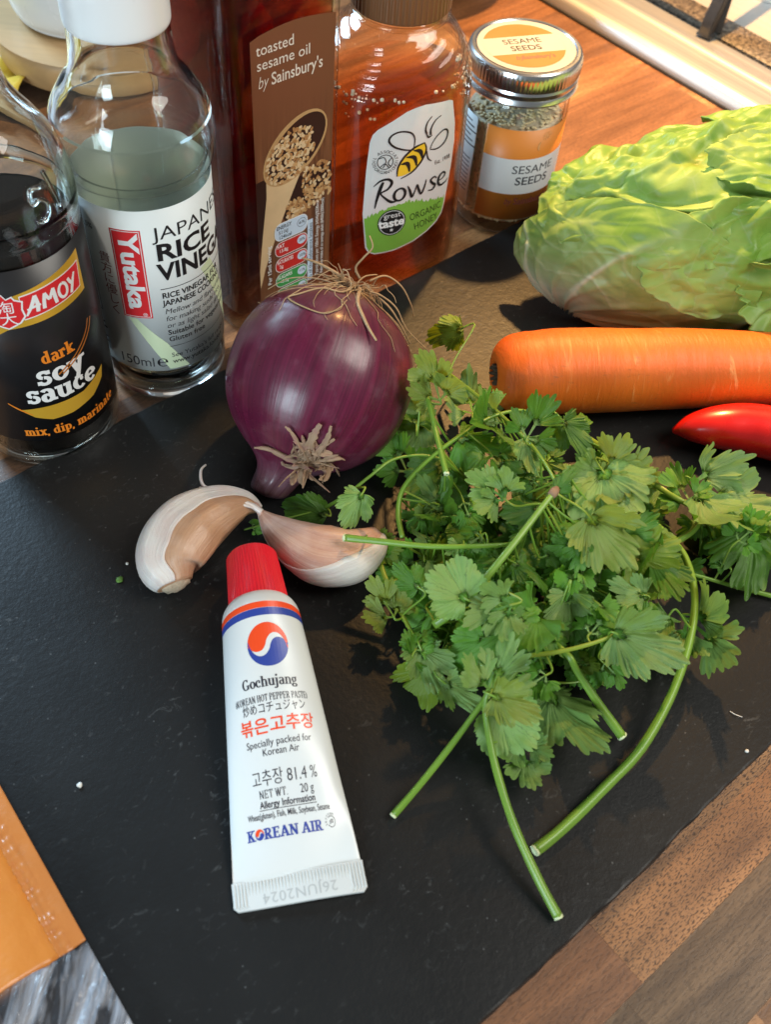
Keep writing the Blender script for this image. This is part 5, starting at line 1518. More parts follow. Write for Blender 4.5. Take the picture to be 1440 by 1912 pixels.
# ---- carrot
def carrot_mat():
    t = NT('carrot_skin')
    ob = t.coord()
    n1 = t.noise(t.mapping(ob, (30, 8, 8)), 1.0, 4); cr = t.noise(t.mapping(ob, (300, 45, 45)), 1.0, 5, 0.7, 1.0); sc = t.noise(t.mapping(ob, (160, 420, 420)), 1.0, 3, 0.7)
    c = t.mix(n1, (0.60, 0.095, 0.006), (0.74, 0.165, 0.012))
    c = t.mix(t.math('MULTIPLY', t.ramp(cr, [(0.58, 0.0), (0.70, 0.8)]), t.ramp(n1, [(0.42, 0.0), (0.6, 1.0)])), c, (0.85, 0.36, 0.11))
    c = t.mix(t.ramp(sc, [(0.62, 0.0), (0.74, 0.6)]), c, (0.36, 0.10, 0.025))
    t.set(Base_Color=c, Roughness=0.5, Subsurface_Weight=0.12, Subsurface_Radius=(0.004, 0.001, 0.0005), Subsurface_Scale=0.5)
    t.bump(t.math('ADD', cr, t.math('MULTIPLY', n1, 0.6)), 0.45, 0.0012)
    return t.m
M_CARROT = carrot_mat()
c0 = at(921, 700, BZ + .0170); c1 = at(1440, 686, BZ + .0160); cd = (c1 - c0).normalized(); clen = 0.205
ca = empty('carrot', (c0.x, c0.y, BZ), 'orange carrot lying across the board in front of the lettuce', 'carrot', math.atan2(cd.y, cd.x))
cprof = smooth_prof([(.0035, .0028), (.0062, .0005), (.0100, .0008), (.0140, .0038), (.0166, .0090), (.0175, .0170), (.0178, .030), (.0174, .055), (.0168, .085), (.0156, .115), (.0135, .150), (.0100, .180), (.0055, .198), (.0015, clen)], 6)
rings = []
for r, x in cprof:
    ring = []
    for k in range(56):
        a = 2 * PI * k / 56
        rr = r * (1 + 0.022 * noise.noise(Vector((x * 45, math.cos(a) * 1.2, math.sin(a) * 1.2))) + 0.012 * noise.noise(Vector((x * 260, math.cos(a) * 1.5, math.sin(a) * 1.5))) - 0.02 * max(0, noise.noise(Vector((x * 120, math.cos(a) * 3, math.sin(a) * 3 + 9))) - 0.35))
        ring.append(Vector((x, rr * math.cos(a), .0172 + (r - .0172) * 0.25 * 0 + rr * math.sin(a) - (0.0172 - r) * 0.9 * (1 if x > .02 else 0))))
    rings.append(ring)
obj('carrot_root', loft_uv(rings), M_CARROT, ca)
bm = bmesh.new()
for k in range(10):
    a = 2 * PI * k / 10
    p0 = Vector((.0030, .0030 * math.cos(a), .0172 + .0030 * math.sin(a)))
    tube_bm([p0, p0 + Vector((-.0018, .0006 * math.cos(a), .0006 * math.sin(a))), p0 + Vector((-.0030 - .001 * rs.random(), .0012 * math.cos(a), .001 * math.sin(a)))], [.0012, .0010, .0005], 6, bm)
obj('cut_crown', bm, plain('dark_carrot_crown', (0.045, 0.028, 0.012), 0.8, 0.5, 600), ca)

# ---- red chilli
def chilli_mat():
    t = NT('red_chilli_skin')
    n = t.noise(t.coord(), 60, 4)
    t.set(Base_Color=t.mix(n, (0.55, 0.006, 0.008), (0.72, 0.018, 0.010)), Roughness=t.ramp(n, [(0.3, 0.22), (0.7, 0.34)]), Coat_Weight=0.25, Coat_Roughness=0.15, Subsurface_Weight=0.08, Subsurface_Radius=(0.003, 0.0004, 0.0003), Subsurface_Scale=0.4)
    t.bump(t.noise(t.coord(), 45, 2), 0.12, 0.001)
    return t.m
spn = curve_pts([at(1256, 804, .0135), at(1290, 799, .0160), at(1340, 797, .0175), at(1400, 801, .0175), at(1480, 818, .0175), at(1580, 850, .0160), at(1670, 888, .0160), at(1720, 915, .0165)], 7)
rr_ = [q[0] for q in smooth_prof([(v,) for v in (.0010, .0058, .0090, .0108, .0114, .0110, .0096, .0060)], 7)]
co = spn[20].copy(); co.z = BZ
ch = empty('red_chilli', co, 'shiny red chilli pepper next to the carrot at the right edge', 'chilli')
rings = []
for i, (p, t_, n_, b_) in enumerate(frames(spn)):
    rings.append([p - co + n_ * (rr_[i] * math.cos(2 * PI * k / 40) * (1 + .03 * noise.noise(Vector((k * .3, i * .15, 0))))) + b_ * (rr_[i] * .96 * math.sin(2 * PI * k / 40)) for k in range(40)])
obj('chilli_pod', loft_uv(rings), chilli_mat(), ch)
e = spn[-1] - co; ed = (spn[-1] - spn[-3]).normalized()
M_CALYX = plain('green_calyx', (0.08, 0.17, 0.03), 0.5, 0.3, 200)
obj('calyx', tube_bm([e - ed * .004, e, e + ed * .004], [.0068, .0062, .0026], 16), M_CALYX, ch)
obj('stalk', tube_bm(curve_pts([e + ed * .003, e + ed * .012 + Vector((0, 0, .002)), e + ed * .028 + Vector((.004, 0, .004))], 4), .0022, 8), M_CALYX, ch)
# ================================================================== LETTUCE
LC = Vector((0.152, 0.405, 0.0))
LROT = R(8)
lt = empty('lettuce_half', (LC.x, LC.y, BZ), 'crinkled pale green half iceberg lettuce at the back right', 'lettuce', LROT)
def lettuce_mat():
    t = NT('lettuce_leaf')
    uv = t.coord('UV'); ob = t.coord()
    sep = t.n('ShaderNodeSeparateXYZ'); t.l(uv, sep.inputs[0])
    vx = t.n('ShaderNodeVertexColor', layer_name='tone')
    sc = t.n('ShaderNodeSeparateColor'); t.l(vx.outputs[0], sc.inputs[0])
    n1 = t.noise(ob, 38, 4, 0.55); vein = t.n('ShaderNodeTexVoronoi', feature='DISTANCE_TO_EDGE'); vein.inputs['Scale'].default_value = 62
    t.l(t.mapping(ob, (1, 1, 1)), vein.inputs['Vector'])
    green = t.mix(t.ramp(n1, [(0.3, 0.0), (0.7, 1.0)]), (0.17, 0.335, 0.04), (0.35, 0.49, 0.105))
    pale = t.mix(n1, (0.58, 0.66, 0.40), (0.80, 0.83, 0.66))
    c = t.mix(sc.outputs[0], green, pale)
    c = t.mix(t.ramp(vein.outputs['Distance'], [(0.0, 0.07), (0.03, 0.0)]), c, pale)
    t.set(Base_Color=c, Roughness=t.ramp(n1, [(0.3, 0.36), (0.7, 0.52)]), Specular_IOR_Level=0.42)
    fine = t.noise(ob, 330, 3, 0.6)
    t.bump(t.math('ADD', t.math('MULTIPLY', n1, 1.0), t.math('ADD', t.math('MULTIPLY', fine, 0.3), t.math('MULTIPLY', t.ramp(vein.outputs['Distance'], [(0.0, 1.0), (0.07, 0.0)]), 0.08))), 0.35, 0.0012)
    tr = t.n('ShaderNodeBsdfTranslucent'); t.l(c, tr.inputs[0])
    mx = t.n('ShaderNodeMixShader'); mx.inputs[0].default_value = 0.28
    t.l(t.b.outputs[0], mx.inputs[1]); t.l(tr.outputs[0], mx.inputs[2]); t.l(mx.outputs[0], t.out.inputs[0])
    return t.m
M_LET = lettuce_mat()
def ell_pt(d, k=1.0):
    """point on the head's outline in direction d (lower and slimmer towards the stalk at -x)"""
    x = d.x
    tp = 0.74 + 0.26 * min(1, max(0, (x + 1.0) / 1.05)) ** 0.8
    z = d.z
    return Vector((d.x * 0.1085 * k, d.y * 0.0555 * k * (0.72 + 0.28 * tp), 0.0245 + z * 0.0580 * k * tp))
STALK = Vector((-0.80, -0.48, -0.55)).normalized()
SE = STALK.cross(Vector((0, 0, 1))).normalized(); SF = STALK.cross(SE)
def ridged(p, o=3):
    s = 0; a = 1; f = 1
    for i in range(o):
        s += a * (1 - abs(noise.noise(p * f))) ** 2; a *= 0.5; f *= 2.1
    return s / 1.75
def let_leaf(name, cdir, up, ang_u, ang_v, k, amp, seed, pale, rag=0.15, lift=0.0, nu=70, nv=70, fold=0.0):
    """a cap of the head's surface about cdir; u runs away from the stalk"""
    c = Vector(cdir).normalized(); uu = Vector(up); uu = (uu - c * uu.dot(c)).normalized(); vv = c.cross(uu)
    bm = bmesh.new(); col = bm.loops.layers.color.new('tone'); uvl = bm.loops.layers.uv.new('UVMap')
    G = []; T = {}
    for i in range(nu + 1):
        row = []
        for j in range(nv + 1):
            a = -1 + 2 * i / nu; b = -1 + 2 * j / nv
            # square to disc, ragged rim
            x = a * math.sqrt(1 - b * b / 2); y = b * math.sqrt(1 - a * a / 2)
            rad = math.hypot(x, y); ph = math.atan2(y, x)
            rim = 1 + rag * (noise.noise(Vector((math.cos(ph) * 2.2, math.sin(ph) * 2.2, seed))) + 0.45 * noise.noise(Vector((math.cos(ph) * 7, math.sin(ph) * 7, seed + 3))) + 0.14 * noise.noise(Vector((math.cos(ph) * 19, math.sin(ph) * 19, seed + 5))))
            x *= rim; y *= rim
            d = (c + uu * math.tan(ang_u * 0.6) * x * 1.3 + vv * math.tan(ang_v * 0.6) * y * 1.3).normalized()
            p = ell_pt(d, k)
            far = max(0.0, min(1.0, (d - STALK).length / 1.7))
            wq = d + Vector((noise.noise(d * 2.2 + Vector((seed, 1, 0))), noise.noise(d * 2.2 + Vector((0, seed, 2))), noise.noise(d * 2.2 + Vector((3, 0, seed))))) * 0.28
            crump = ridged(wq * 1.75 + Vector((seed, 0, 0)), 2) - 0.55
            fine = noise.noise(wq * 6.5 + Vector((0, seed, 0))) + 0.35 * noise.noise(wq * 15 + Vector((0, 0, seed)))
            # ribs fanning from the stalk
            ang = math.atan2(d.z - STALK.z, d.y - STALK.y + 1e-6)
            rib = math.cos(ang * 11 + seed) ** 8 * (1 - far) ** 2 * 0.0022
            th = math.atan2(d.dot(SF), d.dot(SE)) + 0.22 * noise.noise(d * 2.4 + Vector((seed, 0, 4))) + seed
            pv = max(0.0, math.cos(th * 7)) ** 40 * (1 - 0.55 * far)
            sv = max(0.0, math.cos(2 * PI * (far * 7.5 + 0.75 * abs(math.asin(max(-1, min(1, math.sin(th * 3.5)))) / (PI / 2)) + 0.25 * noise.noise(d * 5 + Vector((0, 2, seed)))))) ** 22 * 0.55
            sv *= max(0.0, min(1.0, (far - 0.12) * 4))
            rib += 0.0009 * pv + 0.00035 * sv
            disp = amp * min(1.0, far * 1.25) ** 1.6 * (crump * 1.35 + 0.48 * fine) + rib + lift * max(0, rad - 0.72) ** 1.5 + fold * math.sin(3 * ph + seed) * max(0, rad - 0.5)
            nrm = Vector((d.x / 0.1085, d.y / 0.0555, d.z / 0.058)).normalized()
            p = p + nrm * disp
            if p.z < 0.0006: p.z = 0.0006 + 0.0008 * noise.noise(d * 20)
            v = bm.verts.new(p); row.append(v)
            T[v] = max(0.0, min(1.0, pale + 1.15 * (1 - far / 0.60) + 0.55 * pv + 0.30 * sv - 0.10 * fine + 0.25 * (crump - 0.1)))
        G.append(row)
    for i in range(nu):
        for j in range(nv):
            f = bm.faces.new((G[i][j], G[i + 1][j], G[i + 1][j + 1], G[i][j + 1]))
            for l, (p, q) in zip(f.loops, ((i, j), (i + 1, j), (i + 1, j + 1), (i, j + 1))):
                tv = T[l.vert]; l[col] = (tv, tv, tv, 1); l[uvl].uv = (p / nu, q / nv)
    o = obj(name, bm, M_LET, lt, recalc=False)
    s = o.modifiers.new('thick', 'SOLIDIFY'); s.thickness = 0.0005; s.offset = 0
    return o
X1 = (1, 0, 0.15)
let_leaf('inner_leaf', (0.1, -0.3, 0.8), X1, R(75), R(80), 0.86, 0.006, 2.2, 0.15, 0.05)
let_leaf('inner_leaf', (-0.2, -0.9, 0.15), X1, R(60), R(60), 0.86, 0.006, 8.2, 0.2, 0.05)
let_leaf('outer_leaf', (-0.35, -0.30, 0.85), X1, R(66), R(62), 0.985, 0.0080, 4.7, 0.05, 0.06, 0.003, 190, 190)
let_leaf('outer_leaf', (-0.70, -0.72, 0.12), (0.5, -0.2, 0.9), R(50), R(54), 1.00, 0.0050, 9.1, 0.16, 0.06, 0.004, 160, 160)
let_leaf('outer_leaf', (0.32, 0.50, 0.75), X1, R(44), R(40), 0.965, 0.0050, 14.4, 0.0, 0.05, 0.002, 100, 90)
let_leaf('torn_leaf', (-0.18, -0.85, 0.42), (0.4, -0.3, -0.9), R(34), R(34), 0.995, 0.0070, 17.9, 0.05, 0.16, 0.012, 90, 90, 0.002)
let_leaf('torn_leaf', (0.12, -0.92, 0.22), (0.2, -0.2, -1), R(28), R(24), 1.00, 0.0075, 23.3, 0.02, 0.28, 0.040, 80, 80, 0.006)
let_leaf('torn_leaf', (0.42, -0.62, 0.62), (0.6, -0.4, -0.6), R(34), R(28), 1.000, 0.0075, 31.7, -0.05, 0.18, 0.014, 90, 90, 0.003)
let_leaf('torn_leaf', (0.05, -0.35, 0.92), (0.9, -0.4, 0.2), R(30), R(22), 1.00, 0.0065, 37.1, -0.02, 0.16, 0.010, 90, 80, 0.002)
let_leaf('outer_leaf', (0.75, -0.1, 0.65), (0, -0.3, 0.9), R(40), R(48), 0.995, 0.0070, 41.9, -0.05, 0.10, 0.008, 90, 90)
let_leaf('white_rib', (0.36, -0.93, -0.02), (0.5, -0.2, 0.8), R(22), R(13), 0.985, 0.0030, 44.0, 0.95, 0.12, 0.010, 50, 40)
let_leaf('white_rib', (0.52, -0.83, 0.16), (0.35, -0.2, 0.9), R(26), R(10), 1.005, 0.0030, 47.0, 0.9, 0.14, 0.010, 50, 40)
let_leaf('white_rib', (0.27, -0.94, 0.20), (0.1, -0.2, 0.95), R(15), R(7), 1.012, 0.0030, 49.0, 0.85, 0.2, 0.010, 40, 30)
# ================================================================== CORIANDER
def cor_mat(name, top, under, trans=0.3):
    t = NT(name)
    uv = t.coord('UV'); sep = t.n('ShaderNodeSeparateXYZ'); t.l(uv, sep.inputs[0])
    u, v = sep.outputs['X'], sep.outputs['Y']
    # veins fan out from the leaf base and fork
    wob = t.noise(t.mapping(uv, (14, 5, 1)), 1.0, 2)
    def veins(k, th, v0):
        f = t.math('PINGPONG', t.math('ADD', t.math('MULTIPLY', u, k), t.math('MULTIPLY', wob, 0.5)), 0.5)
        w = t.math('MULTIPLY', t.math('SUBTRACT', 1.15, v), th)
        lo = t.math('LESS_THAN', f, w); return t.math('MULTIPLY', lo, t.math('GREATER_THAN', v, v0))
    vn = t.math('MAXIMUM', veins(7, 0.034, 0.0), veins(15, 0.040, 0.42))
    oi = t.n('ShaderNodeObjectInfo')
    geo = t.n('ShaderNodeNewGeometry')
    n = t.noise(t.coord(), 120, 3)
    var = t.math('ADD', t.math('MULTIPLY', oi.outputs['Random'], 1.1), t.math('MULTIPLY', n, 0.3))
    top_c = t.mix(var, tuple(c * 0.55 for c in top), tuple(c * 1.4 for c in top)); un_c = t.mix(var, tuple(c * 0.75 for c in under), tuple(c * 1.2 for c in under))
    top_c = t.mix(t.math('MULTIPLY', vn, 0.30), top_c, tuple(c * 1.9 for c in top)); un_c = t.mix(t.math('MULTIPLY', vn, 0.5), un_c, tuple(c * 0.38 for c in under))
    c = t.mix(geo.outputs['Backfacing'], top_c, un_c)
    # a few yellowing leaves
    yel = t.ramp(oi.outputs['Random'], [(0.86, 0.0), (0.90, 0.55)])
    c = t.mix(yel, c, (0.24, 0.26, 0.02))
    t.set(Base_Color=c, Roughness=0.34, Specular_IOR_Level=0.5)
    t.bump(t.math('ADD', t.math('MULTIPLY', vn, -0.6), n), 0.35, 0.0006)
    tr = t.n('ShaderNodeBsdfTranslucent'); t.l(t.mix(1.0, c, (1.5, 1.35, 0.55), 'MULTIPLY'), tr.inputs[0])
    mx = t.n('ShaderNodeMixShader'); mx.inputs[0].default_value = trans
    t.l(t.b.outputs[0], mx.inputs[1]); t.l(tr.outputs[0], mx.inputs[2]); t.l(mx.outputs[0], t.out.inputs[0])
    return t.m
M_COR = cor_mat('coriander_leaf', (0.105, 0.265, 0.030), (0.215, 0.37, 0.10))
def stem_mat():
    t = NT('coriander_stem')
    uv = t.coord('UV'); oi = t.n('ShaderNodeObjectInfo')
    s = t.noise(t.mapping(uv, (12, 2, 1)), 1.0, 3); b = t.noise(t.coord(), 45, 3)
    c = t.mix(b, (0.135, 0.27, 0.025), (0.25, 0.42, 0.055))
    c = t.mix(t.ramp(s, [(0.4, 0.5), (0.62, 0.0)]), c, (0.10, 0.21, 0.03))
    c = t.mix(t.ramp(oi.outputs['Random'], [(0.7, 0.0), (0.9, 0.5)]), c, (0.30, 0.33, 0.03))
    t.set(Base_Color=c, Roughness=0.34, Specular_IOR_Level=0.5, Subsurface_Weight=0.1, Subsurface_Radius=(0.001, 0.002, 0.0005), Subsurface_Scale=0.4)
    t.bump(s, 0.3, 0.0004)
    return t.m
M_STEM = stem_mat()
M_CUT = plain('pale_cut_stem', (0.62, 0.70, 0.42), 0.5, 0.15, 900)
M_NODE = plain('brown_stem_sheath', (0.28, 0.17, 0.10), 0.7, 0.3, 400)

def leaflet(bm, uvl, r_, seed, notch, wide, curl, fold, wav, side, xs, M, nph=120, nr=7, nl=5):
    """one toothed leaf blade drawn into bm, placed by the matrix M"""
    lobes = [(r_.uniform(-3, 3), 1.0, 28), (46 + r_.uniform(-5, 5), side * r_.uniform(.88, 1.06), 27), (-46 + r_.uniform(-5, 5), side * r_.uniform(.88, 1.06), 27)]
    if nl > 3: lobes += [(86 + r_.uniform(-6, 6), side * r_.uniform(.60, .76), 20), (-86 + r_.uniform(-6, 6), side * r_.uniform(.60, .76), 20)]
    base = bm.verts.new(M @ Vector((0, 0, 0))); G = []
    cuts = [-wide - 4]
    while cuts[-1] < wide + 4: cuts.append(cuts[-1] + r_.uniform(6.0, 11.5) * (1 if nl > 3 else 1.5))
    deep = [r_.uniform(.06, .15) * (1 if nl > 3 else 1.35) for _ in cuts]
    subs = []
    for c, L, w in lobes:
        n_ = 3 if L > .5 else 2
        for q in range(n_):
            o_ = (q - (n_ - 1) / 2) * w * 0.50
            subs.append((c + o_ + r_.uniform(-2, 2), L * (1.0 - 0.10 * abs(q - (n_ - 1) / 2) * r_.uniform(.6, 1.5)), w * 0.30))
    for i in range(nph + 1):
        ph = -wide + 2 * wide * i / nph
        env = 0.0
        for c, L, w in lobes:
            x = (ph - c) / w
            if abs(x) < 1.9: env = max(env, L * (0.93 - notch * abs(x) ** 2.4))
        for c, L, w in subs:
            x = (ph - c) / w
            if abs(x) < 1.2: env = max(env, L * (1 - 0.20 * abs(x) ** 2.2))
        env = max(env, 0.22)
        k = max(q for q in range(len(cuts) - 1) if cuts[q] <= ph + 1e-6)
        f = (ph - cuts[k]) / (cuts[k + 1] - cuts[k])
        Rr = env * (1 - deep[k if f < .5 else min(k + 1, len(deep) - 1)] * (abs(2 * f - 1) ** 3.0))
        row = []
        for j in range(1, nr + 1):
            s = (j / nr) ** 0.85
            a = R(ph); x, y = math.sin(a) * Rr * s * xs, math.cos(a) * Rr * s
            z = -curl * (x * x * 0.9 + y * y * 0.9) + fold * abs(x) * 0.9 + 1.5 * wav * s * s * math.sin(a * 2.3 + seed) + 0.22 * s * noise.noise(Vector((x * 2.6, y * 2.6, seed * 3.1))) + 0.035 * noise.noise(Vector((x * 8, y * 8, seed)))
            row.append(bm.verts.new(M @ Vector((x, y, z))))
        G.append(row)
    def quv(l, i, j): l[uvl].uv = (i / nph, j / nr)
    for i in range(nph):
        f = bm.faces.new((base, G[i + 1][0], G[i][0]))
        for l, (a, b) in zip(f.loops, ((i, 0), (i + 1, 1), (i, 1))): quv(l, a, b)
        for j in range(nr - 1):
            f = bm.faces.new((G[i][j], G[i][j + 1], G[i + 1][j + 1], G[i + 1][j]))
            for l, (a, b) in zip(f.loops, ((i, j + 1), (i, j + 2), (i + 1, j + 2), (i + 1, j + 1))): quv(l, a, b)

def finish_leaf(bm):
    bm.normal_update()
    if sum(f.normal.z for f in bm.faces) < 0: bmesh.ops.reverse_faces(bm, faces=bm.faces)
    me = bpy.data.meshes.new('leaf'); bm.to_mesh(me); bm.free()
    me.materials.append(M_COR); me.shade_smooth()
    return me

def leaf_mesh(seed, notch=0.45, wide=100, curl=0.2, fold=0.15, wav=0.1, side=0.80, xs=0.86):
    bm = bmesh.new(); uvl = bm.loops.layers.uv.new('UVMap')
    leaflet(bm, uvl, random.Random(seed * 13 + 1), seed, notch, wide, curl, fold, wav, side, xs, Matrix.Identity(4), 168, 8)
    return finish_leaf(bm)

def tri_leaf(seed, curl=0.3, fold=0.2, spread=58, lat=0.58):
    """deeply cut leaf: a middle and two side leaflets on one short stalk"""
    r_ = random.Random(seed * 17 + 3)
    bm = bmesh.new(); uvl = bm.loops.layers.uv.new('UVMap')
    for ang, off, sc, tilt in ((0, .30, .70, 0), (spread + r_.uniform(-8, 8), .14, lat * r_.uniform(.9, 1.1), .35), (-spread + r_.uniform(-8, 8), .14, lat * r_.uniform(.9, 1.1), -.35)):
        M = Matrix.Rotation(-R(ang), 4, 'Z') @ Matrix.Translation((0, off, .01)) @ Matrix.Rotation(tilt * r_.uniform(-.6, 1.2) + r_.gauss(0, .15), 4, 'Y') @ Matrix.Rotation(r_.gauss(0, .22), 4, 'X') @ Matrix.Scale(sc, 4)
        leaflet(bm, uvl, r_, seed + ang, r_.uniform(.45, .62), 68, curl * r_.uniform(.5, 1.6), fold * r_.uniform(.3, 1.6), .10, .84, 1.0, M, 92, 6, 3)
        # narrow wedge joining the leaflet to the stalk
        d = Vector((math.sin(R(ang)), math.cos(R(ang)), 0)); n = Vector((d.y, -d.x, 0))
        a_, b_, c_ = bm.verts.new(d * -.02 + n * .012), bm.verts.new(d * -.02 - n * .012), bm.verts.new(d * (off + .06) - n * .03 + Vector((0, 0, .006)))
        e_ = bm.verts.new(d * (off + .06) + n * .03 + Vector((0, 0, .006)))
        bm.faces.new((a_, b_, c_, e_) if (b_.co - a_.co).cross(c_.co - a_.co).z > 0 else (a_, e_, c_, b_))
    return finish_leaf(bm)
LV = [leaf_mesh(1, .40, 104, .30, .10, .16), leaf_mesh(2, .50, 100, .55, .35, .10), leaf_mesh(3, .12, 118, .18, .05, .08, .90, 1.0), leaf_mesh(4, .55, 96, .6, .2, .20),
      leaf_mesh(5, .35, 88, -.30, .5, .10, .66, .70), leaf_mesh(6, .5, 100, .35, -.3, .16), leaf_mesh(7, .28, 84, .75, .35, .12, .70, .74), leaf_mesh(8, .45, 104, -.5, .1, .22),
      leaf_mesh(9, .45, 98, .9, .5, .15, .75), leaf_mesh(10, .25, 108, -.2, .6, .18, .85), leaf_mesh(11, .5, 95, 1.1, .1, .1),
      tri_leaf(1), tri_leaf(2, .6, .4), tri_leaf(3, -.2, .5, 64, .52), tri_leaf(4, .8, .1, 52, .62), tri_leaf(5, .4, .6, 70, .55), tri_leaf(6, .2, -.2, 60, .6)]

# stems: (label, radius mm, [(x, y, z mm), ...])
SPR = [
    ('longest curved coriander stem, cut end pointing to the lower right corner', 1.75, [(1000, 1588, 9), (1050, 1548, 9), (1130, 1470, 10), (1200, 1395, 12), (1258, 1290, 17), (1290, 1190, 24), (1298, 1110, 28), (1280, 1040, 30), (1240, 992, 32), (1200, 960, 33)]),
    ('long coriander stem with its cut end nearest the bottom edge of the board', 1.45, [(1043, 1712, 8.5), (1005, 1640, 12), (960, 1540, 17), (928, 1440, 21), (912, 1365, 25), (907, 1310, 30), (916, 1282, 33), (930, 1230, 33)]),
    ('straight thin coriander stem with cut end beside the tube', 1.15, [(735, 1522, 8), (790, 1458, 13), (850, 1382, 21), (905, 1306, 30), (930, 1262, 33), (950, 1200, 34)]),
    ('short thick coriander stem stub with white cut end in front of the leaves', 1.75, [(1162, 1374, 10), (1120, 1316, 17), (1078, 1252, 25), (1060, 1222, 29), (1010, 1180, 26)]),
    ('coriander sprig whose thin stalk arches over the front of the bunch', 0.85, [(968, 1226, 31), (1030, 1219, 34), (1090, 1206, 36), (1140, 1188, 37), (1168, 1164, 37), (1190, 1130, 34)]),
    ('coriander sprig with pale cut stem lying over the right garlic clove', 1.35, [(644, 1004, 29), (720, 1012, 31), (800, 1020, 33), (880, 1020, 35), (960, 1016, 34)]),
    ('coriander sprig with a brown jointed stem crossing the top of the bunch', 1.55, [(812, 1166, 33), (862, 1130, 41), (905, 1082, 48), (960, 1015, 53), (1012, 948, 56), (1036, 918, 57), (1065, 882, 57)]),
    ('coriander sprig with a stalk bowed around the left of the bunch', 0.95, [(752, 1004, 22), (744, 960, 25), (752, 915, 29), (790, 868, 34), (850, 820, 39), (915, 780, 40), (970, 766, 38), (1000, 775, 34)]),
    ('yellowish coriander stem along the left edge of the bunch', 1.0, [(702, 1012, 12), (715, 1065, 13), (742, 1130, 14), (772, 1185, 15), (800, 1230, 15)]),
    ('upright yellow green coriander stalk standing beside the onion', 1.05, [(834, 884, 47), (820, 830, 49), (803, 760, 50), (790, 700, 49), (782, 668, 46)]),
    ('coriander sprig with a yellow leaf resting on the right garlic clove', 0.75, [(605, 950, 12), (650, 922, 24), (690, 890, 28), (735, 858, 30), (790, 850, 30), (840, 862, 28)]),
    ('coriander sprig with a brownish stalk running from the bunch towards the jar', 0.95, [(838, 698, 20), (880, 730, 30), (930, 770, 39), (985, 822, 47), (1020, 868, 52), (1042, 908, 54)]),
    ('coriander sprig with a thick stem under the right of the bunch', 1.65, [(1095, 818, 14), (1140, 846, 20), (1200, 888, 27), (1250, 922, 30), (1300, 950, 28)]),
    ('coriander sprig reaching from the bunch up under the red chilli', 1.3, [(1190, 1022, 26), (1245, 1018, 26), (1296, 990, 24), (1320, 945, 21), (1327, 890, 16), (1325, 838, 9)]),
    ('pale coriander stem running off the right edge of the picture', 1.1, [(1500, 1128, 8), (1440, 1112, 8), (1370, 1094, 9), (1300, 1074, 13), (1240, 1060, 18)]),
]
